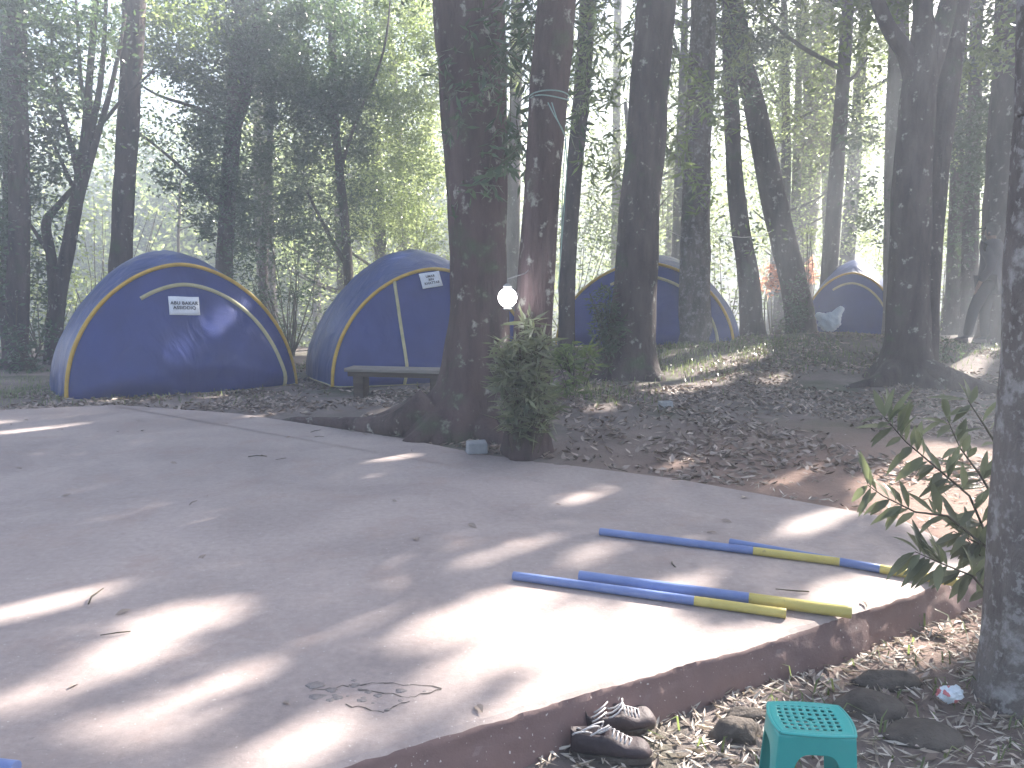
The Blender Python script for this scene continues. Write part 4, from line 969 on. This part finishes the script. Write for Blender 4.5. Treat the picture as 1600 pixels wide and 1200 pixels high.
# ------------------------------------------------------------------ shoes
def shoe(label, loc, rz, tilt=0):
    root = empty("shoe", loc, label, "shoe", "pair of worn shoes", rz); root.rotation_euler.x = tilt
    L = .27; NS = 22; NT = 20; V = []
    for i in range(NS + 1):
        t = i / NS; x = (t - .5) * L
        wd = .034 + .016 * math.sin(min(1, t / .75) * math.pi / 2); wd *= math.sqrt(max(.0, 1 - max(0, (t - .80) / .2) ** 2.2)) if t > .8 else 1; wd *= math.sqrt(min(1, (t + .03) / .13))
        hh = .085 - .035 * sm(np.array([t]), .38, .72)[0]; hh *= (max(0, 1 - max(0, (t - .82) / .18) ** 2) ** .5) if t > .82 else 1; hh = max(.012, hh)
        for j in range(NT):
            a = 2 * math.pi * j / NT; cy, sz = math.cos(a), math.sin(a)
            y = wd * math.copysign(abs(cy) ** .8, cy); z = hh * (.5 + .5 * math.copysign(abs(sz) ** .8, sz))
            if sz > .75 and t < .46: z -= .045 * sm(np.array([sz]), .75, 1)[0] * math.sin(min(1, t / .46) * math.pi) ** .5
            V.append((x, y, z + .012))
    Fc = [(i * NT + j, i * NT + (j + 1) % NT, (i + 1) * NT + (j + 1) % NT, (i + 1) * NT + j) for i in range(NS) for j in range(NT)]
    Fc += [tuple(range(NT))[::-1], tuple(NS * NT + j for j in range(NT))]
    mesh("upper", V, Fc, M['shoe'], root)
    mb = MB(); ol = []
    for j in range(40):
        a = 2 * math.pi * j / 40; x = math.cos(a) * L * .515; ww = .05 if x > 0 else .041
        ol.append((x, math.copysign(abs(math.sin(a)) ** .75, math.sin(a)) * ww))
    Vs = [(x, y, 0) for x, y in ol] + [(x, y, .02) for x, y in ol]; Fs = [(j, (j + 1) % 40, 40 + (j + 1) % 40, 40 + j) for j in range(40)] + [tuple(range(40))[::-1], tuple(range(40, 80))]
    mesh("sole", Vs, Fs, M['stone'], root, False)
    mb = MB()
    for q in range(5):
        x0 = .0 + q * .014; mb.tube([Vector((x0, -.03, .078 - q * .005)), Vector((x0 + .01, 0, .094 - q * .007)), Vector((x0 - .004, .03, .078 - q * .005))], .003, 6)
    for q in range(3):
        P = []; a0 = random.uniform(0, 6)
        for k in range(14): P.append(Vector((-.01 - k * .008 + .016 * math.sin(k * .9 + a0), .02 * (q - 1) + .022 * math.cos(k * .8 + a0), .1 + .018 * math.sin(k * .7 + a0) - .002 * k)))
        mb.tube(P, .003, 6)
    mb.build("laces", M['lace'], root)
s1 = G(968, 1128, -.13); shoe("worn dark shoe with tangled laces, the farther one against the slab side", (s1.x, s1.y, -.155), rad(18), .15)
s2 = G(955, 1176, -.15); shoe("worn dark shoe with tangled laces, the nearer one at the bottom edge", (s2.x, s2.y, -.165), rad(-6), -.1)

# ------------------------------------------------------------------ block, clods, wrapper, bag
def rock(label, p, r, m='stone', name="earth_clod", cat="clod", group=None, sq=(1, .8, .6)):
    bm = bmesh.new(); bmesh.ops.create_icosphere(bm, subdivisions=3, radius=1)
    sd_ = random.uniform(0, 50)
    for v in bm.verts:
        n_ = v.co.normalized(); k = 1 + .35 * mnoise.noise(n_ * 1.3 + Vector((sd_, 0, 0))) + .12 * mnoise.noise(n_ * 4 + Vector((sd_, 0, 0)))
        v.co = Vector((n_.x * sq[0], n_.y * sq[1], n_.z * sq[2])) * k * r
    me = bpy.data.meshes.new(name); bm.to_mesh(me); bm.free(); me.materials.append(M[m])
    me.polygons.foreach_set("use_smooth", [True] * len(me.polygons))
    o = bpy.data.objects.new(name, me); sc.collection.objects.link(o); o.location = p; return tag(o, label, cat, group)
p = G(745, 708, 0); mb = MB(); mb.box((0, 0, .05), (.17, .12, .10), .15, .008); o = bevel(mb.build("concrete_block", M['block'], None, False), .008); o.location = p; tag(o, "small broken grey block left of the slim tree", "block")
mb = MB(); mb.box((0, 0, .03), (.14, .1, .07), .15, .006); o = bevel(mb.build("brick", M['block'], None, False), .006); q = G(1040, 640, .05); o.location = (q.x, q.y, hz(q.x, q.y) - .005); tag(o, "small grey brick half buried in leaves before the dark leaning trunk", "brick")
for lab, px, py, r, s_ in [("long dark earth clod between the stool and the nearest trunk", 1385, 1066, .085, (1.5, .6, .5)), ("broad mossy lump of earth right behind the stool", 1360, 1105, .11, (1.2, .8, .5)), ("angular dark clod left of the teal stool", 1150, 1150, .075, (1.1, .8, .7)), ("low flat clod behind the angular one, left of the stool", 1165, 1122, .05, (1.6, .7, .4)), ("rounded earth lump at the lower right beside the nearest trunk", 1440, 1150, .10, (1.4, .9, .35))]:
    q = G(px, py, -.17); rock(lab, (q.x, q.y, hz(q.x, q.y) + .01), r, 'stone', sq=s_)
def crumple(name, label, cat, p, r, m, sq, m2=None, ears=False):
    bm = bmesh.new(); bmesh.ops.create_icosphere(bm, subdivisions=5, radius=1)
    for v in bm.verts:
        n_ = v.co.normalized(); k = 1 + .3 * mnoise.noise(n_ * 2) + .22 * abs(mnoise.noise(n_ * 5)) + .08 * mnoise.noise(n_ * 12)
        if ears: k += 1.1 * max(0, n_.dot(Vector((.55, 0, .83)))) ** 14 + .7 * max(0, n_.dot(Vector((-.8, 0, .6)))) ** 16
        v.co = Vector((n_.x * sq[0], n_.y * sq[1], n_.z * sq[2])) * k * r
    me = bpy.data.meshes.new(name); bm.to_mesh(me); bm.free(); me.materials.append(M[m])
    me.polygons.foreach_set("use_smooth", [True] * len(me.polygons))
    if m2:
        me.materials.append(M[m2])
        for f in me.polygons:
            if mnoise.noise(f.center * 30) > .22: f.material_index = 1
    o = bpy.data.objects.new(name, me); sc.collection.objects.link(o); o.location = p; return tag(o, label, cat)
q = G(1486, 1080, -.12); crumple("wrapper", "crumpled white and red plastic wrapper at the foot of the nearest trunk", "wrapper", (q.x, q.y, -.13), .036, 'white', (1.2, .8, .8), 'pink')
q = AT(1297, 503, 15.6); crumple("plastic_bag", "white plastic bag with knotted handles before the smallest tent", "bag", q, .20, 'white', (1.0, .7, .85), None, True)
q = AT(1388, 486, 15.0)

# white paper label on the far tent's right side, caught beside the forked tree
# fallen leaves and twigs lying on the slab
for i in range(64):
    while True:
        x_, y_ = random.uniform(-5.5, 2.2), random.uniform(2.2, 8)
        if inside(np.array([[x_, y_]]), SL)[0]: break
    if i == 0:
        V = []; Fc = []; leaf6(Vector((0, 0, .004)), Vector((1, .1, .05)), Vector((0, 0, 1)), .07, .014, V, Fc); proto = bpy.data.meshes.new("fallen_leaf"); proto.from_pydata(V, [], Fc); proto.materials.append(M['litter'])
        mb = MB(); mb.tube([Vector((0, 0, .004)), Vector((.05, .01, .008)), Vector((.12, .0, .004))], [.003, .003, .002], 5); tw = mb.build("twig", M['stem']).data; bpy.data.objects.remove(bpy.data.objects["twig"])
    isleaf = i % 3 != 2
    o = bpy.data.objects.new("fallen_leaf" if isleaf else "twig", proto if isleaf else tw); sc.collection.objects.link(o)
    o.location = (x_, y_, .003); o.rotation_euler = (random.uniform(-.3, .3), random.uniform(-.1, .1), random.uniform(0, 6.28)); o.scale = [random.uniform(.6, 1.3)] * 3
    if isleaf: tag(o, "small dry fallen leaf lying on the concrete slab", "leaf", "fallen leaves on the slab")
    else: tag(o, "short dark twig lying on the concrete slab", "twig", "twigs on the slab")
# broken patch in the slab: chips of lifted concrete
for i in range(26):
    q = G(560 + rng.normal() * 45, 1082 + rng.normal() * 12, 0); s_ = abs(rng.normal()) * .006 + .004
    rock("crumbled concrete chip beside the crack in the slab", (q.x, q.y, .0), s_, 'chip', "concrete_chip", "chip", "chips round the crack in the slab", (1.4, 1, .25))
mb = MB()
for (x0, y0, x1, y1) in [(485, 1078, 545, 1072), (545, 1072, 600, 1066), (560, 1078, 640, 1090), (600, 1066, 690, 1076), (540, 1102, 600, 1112), (600, 1112, 640, 1094), (640, 1090, 690, 1078)]:
    P = [G(x0 + (x1 - x0) * k / 6, y0 + (y1 - y0) * k / 6 + random.uniform(-2.5, 2.5), 0) for k in range(7)]
    for a, b in zip(P, P[1:]):
        t = (b - a).normalized(); s_ = Vector((-t.y, t.x, 0)) * random.uniform(.0008, .003); n0 = len(mb.V)
        mb.add([a - s_ + Vector((0, 0, .0015)), b - s_ + Vector((0, 0, .0015)), b + s_ + Vector((0, 0, .0015)), a + s_ + Vector((0, 0, .0015))], [(0, 1, 2, 3)])
o = mb.build("slab_crack", M['stone'], None, False); tag(o, "jagged dark crack across the worn patch of the slab", kind="structure")

# ------------------------------------------------------------------ cord on the slim tree, and line
def cordobj():
    p = AT(868, 155, 6.15); root = empty("cord", (p.x, p.y, p.z), "pale green cord tied round the slim tree and hanging down", "cord")
    mb = MB(); r = 28 / F * 6.2 + .006; c = AT(858, 157, 6.15) - p
    mb.tube([c + Vector((math.cos(a) * r, math.sin(a) * r, .012 * math.sin(a * 2))) for a in np.linspace(0, 2 * math.pi, 30)], .005, 6)
    mb.tube([c + Vector((math.cos(a) * r * 1.02, math.sin(a) * r * 1.02, .02 - .02 * math.sin(a))) for a in np.linspace(0, 2 * math.pi, 30)], .005, 6)
    mb.build("loop", M['cord'], root)
    mb = MB()
    for pts in [[(856, 160), (866, 180), (878, 200), (884, 215)], [(862, 160), (870, 185), (884, 215)], [(884, 215), (886, 260), (882, 320), (876, 400), (872, 450)], [(884, 215), (880, 270), (878, 330), (877, 380)]]:
        mb.tube([AT(x, y, 5.93) - p for x, y in pts], .0042, 6)
    mb.build("hanging_end", M['cord'], root)
cordobj()
def line(label, pts, Y, r, m='lace'):
    p = AT(pts[0][0], pts[0][1], Y); mb = MB(); mb.tube([AT(x, y, Y + dy) for x, y, dy in pts], r, 5); tag(mb.build("rope", M[m]), label, "rope")
line("thin line sagging between the lichen spotted tree and the leaning tree", [(1106, 360, 13.6), (1130, 368, 14.3), (1160, 371, 15), (1190, 369, 15.7), (1212, 358, 16.2)], 0, .008)
line("faint line running from the thin tree towards the lichen spotted tree", [(905, 300, 12.5), (960, 330, 12.8), (1010, 345, 13), (1070, 372, 13.2)], 0, .006)

# glowing globe added for a bright glint between the twin trunk and the slim tree
def glint_prop():
    p = AT(793, 465, 5.8); root = empty("glint_prop", p, "bright white globe added for a glint between the thickest tree and the slim tree", "glint_prop")
    bm = bmesh.new(); bmesh.ops.create_uvsphere(bm, u_segments=20, v_segments=14, radius=.07); me = bpy.data.meshes.new("glass"); bm.to_mesh(me); bm.free(); me.materials.append(M['glint'])
    o = bpy.data.objects.new("glint_globe", me); sc.collection.objects.link(o); o.parent = root
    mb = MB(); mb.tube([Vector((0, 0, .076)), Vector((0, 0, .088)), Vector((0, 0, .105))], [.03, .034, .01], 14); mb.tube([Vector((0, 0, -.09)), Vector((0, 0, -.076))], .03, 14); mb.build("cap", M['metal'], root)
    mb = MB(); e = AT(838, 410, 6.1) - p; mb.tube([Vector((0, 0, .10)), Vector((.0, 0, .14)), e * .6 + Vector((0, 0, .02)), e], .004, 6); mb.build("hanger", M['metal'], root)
glint_prop()

# ------------------------------------------------------------------ person
def skin(name, V, E, R, m, parent=None, sub=2):
    me = bpy.data.meshes.new(name); me.from_pydata([tuple(v) for v in V], E, []); me.update(); me.materials.append(m)
    o = bpy.data.objects.new(name, me); sc.collection.objects.link(o)
    mo = o.modifiers.new("skin", 'SKIN'); mo.use_smooth_shade = True
    if not me.skin_vertices: 
        bm = bmesh.new(); bm.from_mesh(me); bm.verts.layers.skin.verify(); bm.to_mesh(me); bm.free()
    for i, r in enumerate(R):
        r = r if hasattr(r, '__len__') else (r, r); me.skin_vertices[0].data[i].radius = r; me.skin_vertices[0].data[i].use_root = (i == 0)
    s = o.modifiers.new("sub", 'SUBSURF'); s.levels = sub; s.render_levels = sub
    if parent: o.parent = parent
    return o
def person():
    p = AT(1540, 505, 13.0); g = hz(p.x, p.y); sc_ = (AT(1553, 350, 13.0).z - g) / 1.70
    # local frame: +X towards the photo's left (facing), built at 1.70 m
    J = dict(pelvis=(0, 0, .93), waist=(0, 0, 1.05), chest=(-.02, 0, 1.27), neckb=(-.01, 0, 1.42), neck=(.01, 0, 1.49), head=(.03, 0, 1.58), crown=(.03, 0, 1.66),
             shl=(-.01, -.17, 1.38), ell=(.03, -.24, 1.12), wrl=(.10, -.22, .90), hal=(.13, -.21, .83), shr=(-.01, .17, 1.38), elr=(-.08, .23, 1.12), wrr=(.05, .22, .90), har=(.08, .21, .83),
             hipl=(0, -.09, .88), knl=(.05, -.10, .49), anl=(.02, -.10, .10), tol=(.16, -.11, .04), hipr=(0, .09, .88), knr=(.14, .10, .50), anr=(.20, .10, .12), tor=(.36, .11, .06))
    K = list(J); ix = {k: i for i, k in enumerate(K)}
    E = [("pelvis", "waist"), ("waist", "chest"), ("chest", "neckb"), ("neckb", "neck"), ("neck", "head"), ("head", "crown"), ("chest", "shl"), ("shl", "ell"), ("ell", "wrl"), ("wrl", "hal"), ("chest", "shr"), ("shr", "elr"), ("elr", "wrr"), ("wrr", "har"), ("pelvis", "hipl"), ("hipl", "knl"), ("knl", "anl"), ("anl", "tol"), ("pelvis", "hipr"), ("hipr", "knr"), ("knr", "anr"), ("anr", "tor")]
    R = dict(pelvis=(.13, .15), waist=(.11, .13), chest=(.10, .12), neckb=.07, neck=.052, head=(.085, .095), crown=(.06, .065), shl=.042, ell=.042, wrl=.03, hal=.028, shr=.042, elr=.042, wrr=.03, har=.028, hipl=.085, knl=.058, anl=.042, tol=.035, hipr=.085, knr=.058, anr=.042, tor=.035)
    V = [Vector(J[k]) for k in K]; Ed = [(ix[a], ix[b]) for a, b in E]; Rr = [R[k] for k in K]
    # nose, ears and five fingers per hand grow from the same skeleton
    def add(p_, par, r): V.append(Vector(p_)); Ed.append((par, len(V) - 1)); Rr.append(r); return len(V) - 1
    for h_, d in (("hal", Vector((.3, 0, -1))), ("har", Vector((.3, 0, -1)))):
        hp = Vector(J[h_])
        for f in range(4):
            off = Vector((0, (f - 1.5) * .017, 0)); L = (.07, .08, .075, .06)[f]; a_ = add(hp + d.normalized() * .035 + off, ix[h_], .010); b_ = add(hp + d.normalized() * (.035 + L * .5) + off, a_, .009); add(hp + d.normalized() * (.03 + L * .85) + off + Vector((.01, 0, -.015)), b_, .008)
        a_ = add(hp + Vector((.01, -.035, .02)), ix[h_], .011); add(hp + d.normalized() * .04 + Vector((.01, -.045, .01)), a_, .009)
    body = skin("person", V, Ed, Rr, M['skin'])
    bpy.context.view_layer.update()
    bme = bpy.data.meshes.new_from_object(body.evaluated_get(bpy.context.evaluated_depsgraph_get())); body.modifiers.clear(); body.data = bme; bme.name = "person"; bme.materials.append(M['navy'])
    for f in bme.polygons:
        c_ = f.center
        if .93 < c_.z < 1.44 or (c_.z <= .93 and abs(c_.y) < .155): f.material_index = 1
    body.location = (p.x, p.y, g); body.scale = (sc_,) * 3; body.rotation_euler.z = math.pi - .8
    tag(body, "person in dark navy jacket and trousers standing before a trunk, seen from the side", "person")
    hd = Vector(J['head'])
    # face: nose, ears, eyes, mouth; hair
    mb = MB(); mb.tube([hd + Vector((.085, 0, .035)), hd + Vector((.112, 0, -.005)), hd + Vector((.09, 0, -.018))], [.007, .014, .008], 8)
    for s_ in (-1, 1): mb.tube([hd + Vector((-.01, s_ * .083, .02)), hd + Vector((-.012, s_ * .096, 0)), hd + Vector((0, s_ * .085, -.025))], [.01, .014, .008], 8)
    mb.build("face", M['skin'], body)
    mb = MB()
    for s_ in (-1, 1): mb.tube([hd + Vector((.084, s_ * .032 - .012, .03)), hd + Vector((.089, s_ * .032 + .012, .03))], .007, 8)
    mb.tube([hd + Vector((.083, -.022, -.045)), hd + Vector((.09, 0, -.047)), hd + Vector((.083, .022, -.045))], .005, 6)
    mb.build("eyes_and_mouth", M['hair'], body)
    bm = bmesh.new(); bmesh.ops.create_uvsphere(bm, u_segments=24, v_segments=16, radius=1)
    for v in list(bm.verts):
        v.co = Vector((v.co.x * .112, v.co.y * .105, v.co.z * .105)) * (1 + .05 * mnoise.noise(v.co * 5))
    bmesh.ops.delete(bm, geom=[v for v in bm.verts if v.co.x > .045 and v.co.z < .045 or v.co.z < -.085], context='VERTS')
    me = bpy.data.meshes.new("hair"); bm.to_mesh(me); bm.free(); me.materials.append(M['hair']); o = bpy.data.objects.new("hair", me); sc.collection.objects.link(o); o.parent = body; o.location = hd + Vector((-.005, 0, .035))
    # cap peak
    mb = MB(); mb.add([hd + Vector((.07, -.06, .075)), hd + Vector((.17, -.045, .06)), hd + Vector((.19, 0, .062)), hd + Vector((.17, .045, .06)), hd + Vector((.07, .06, .075)), hd + Vector((.07, 0, .09))], [(0, 1, 2, 5), (5, 2, 3, 4)])
    o = mb.build("cap_peak", M['navy'], body); o.modifiers.new("s", 'SOLIDIFY').thickness = .006
    # jacket and trousers as looser skins
    jk = ["waist", "chest", "neck", "shl", "ell", "wrl", "shr", "elr", "wrr"]; jv = [Vector(J[k]) for k in jk] + [Vector((0, 0, .86))]
    je = [(0, 1), (1, 2), (1, 3), (3, 4), (4, 5), (1, 6), (6, 7), (7, 8), (0, 9)]; jr = [(.16, .175), (.175, .20), .078, .115, .065, .048, .115, .065, .048, (.165, .18)]
    skin("jacket", jv, je, jr, M['navy'], body)
    tk = ["pelvis", "hipl", "knl", "anl", "hipr", "knr", "anr"]; tv = [Vector(J[k]) for k in tk]; skin("trousers", tv, [(0, 1), (1, 2), (2, 3), (0, 4), (4, 5), (5, 6)], [(.145, .155), .105, .078, .065, .105, .078, .065], M['trouser'], body)
    for a, b in (("anl", "tol"), ("anr", "tor")):
        A, B = Vector(J[a]), Vector(J[b]); skin("shoe", [A + Vector((-.03, 0, -.05)), A + Vector((.04, 0, -.045)), B + Vector((0, 0, -.0))], [(0, 1), (1, 2)], [.05, .05, .042], M['shoe'], body)
    mb = MB(); mb.box((0, 0, 0), (.006, .075, .022)); o = mb.build("chest_label", M['paper'], body, False); o.location = (.11, -.105, 1.31); o.rotation_euler.z = -.9
person()

# ------------------------------------------------------------------ morning haze
bm = bmesh.new(); bmesh.ops.create_cube(bm, size=1)
zlo, zhi = float(ZZ.min()) - 1.5, 17.0
for v in bm.verts: v.co = Vector((v.co.x * 224, (v.co.y + .5) * 171 - 8, (zlo + zhi) / 2 + v.co.z * (zhi - zlo)))
me = bpy.data.meshes.new("haze"); bm.to_mesh(me); bm.free()
hm = bpy.data.materials.new("haze"); hm.use_nodes = True; t = hm.node_tree; t.nodes.remove(t.nodes["Principled BSDF"])
pv = t.nodes.new("ShaderNodeVolumePrincipled"); pv.inputs["Density"].default_value = .0105; pv.inputs["Color"].default_value = (.82, .89, 1, 1); pv.inputs["Anisotropy"].default_value = .35
t.links.new(pv.outputs[0], t.nodes["Material Output"].inputs["Volume"]); me.materials.append(hm)
ho = bpy.data.objects.new("haze", me); sc.collection.objects.link(ho); tag(ho, kind="stuff", label="pale morning haze hanging through the wood", cat="haze")
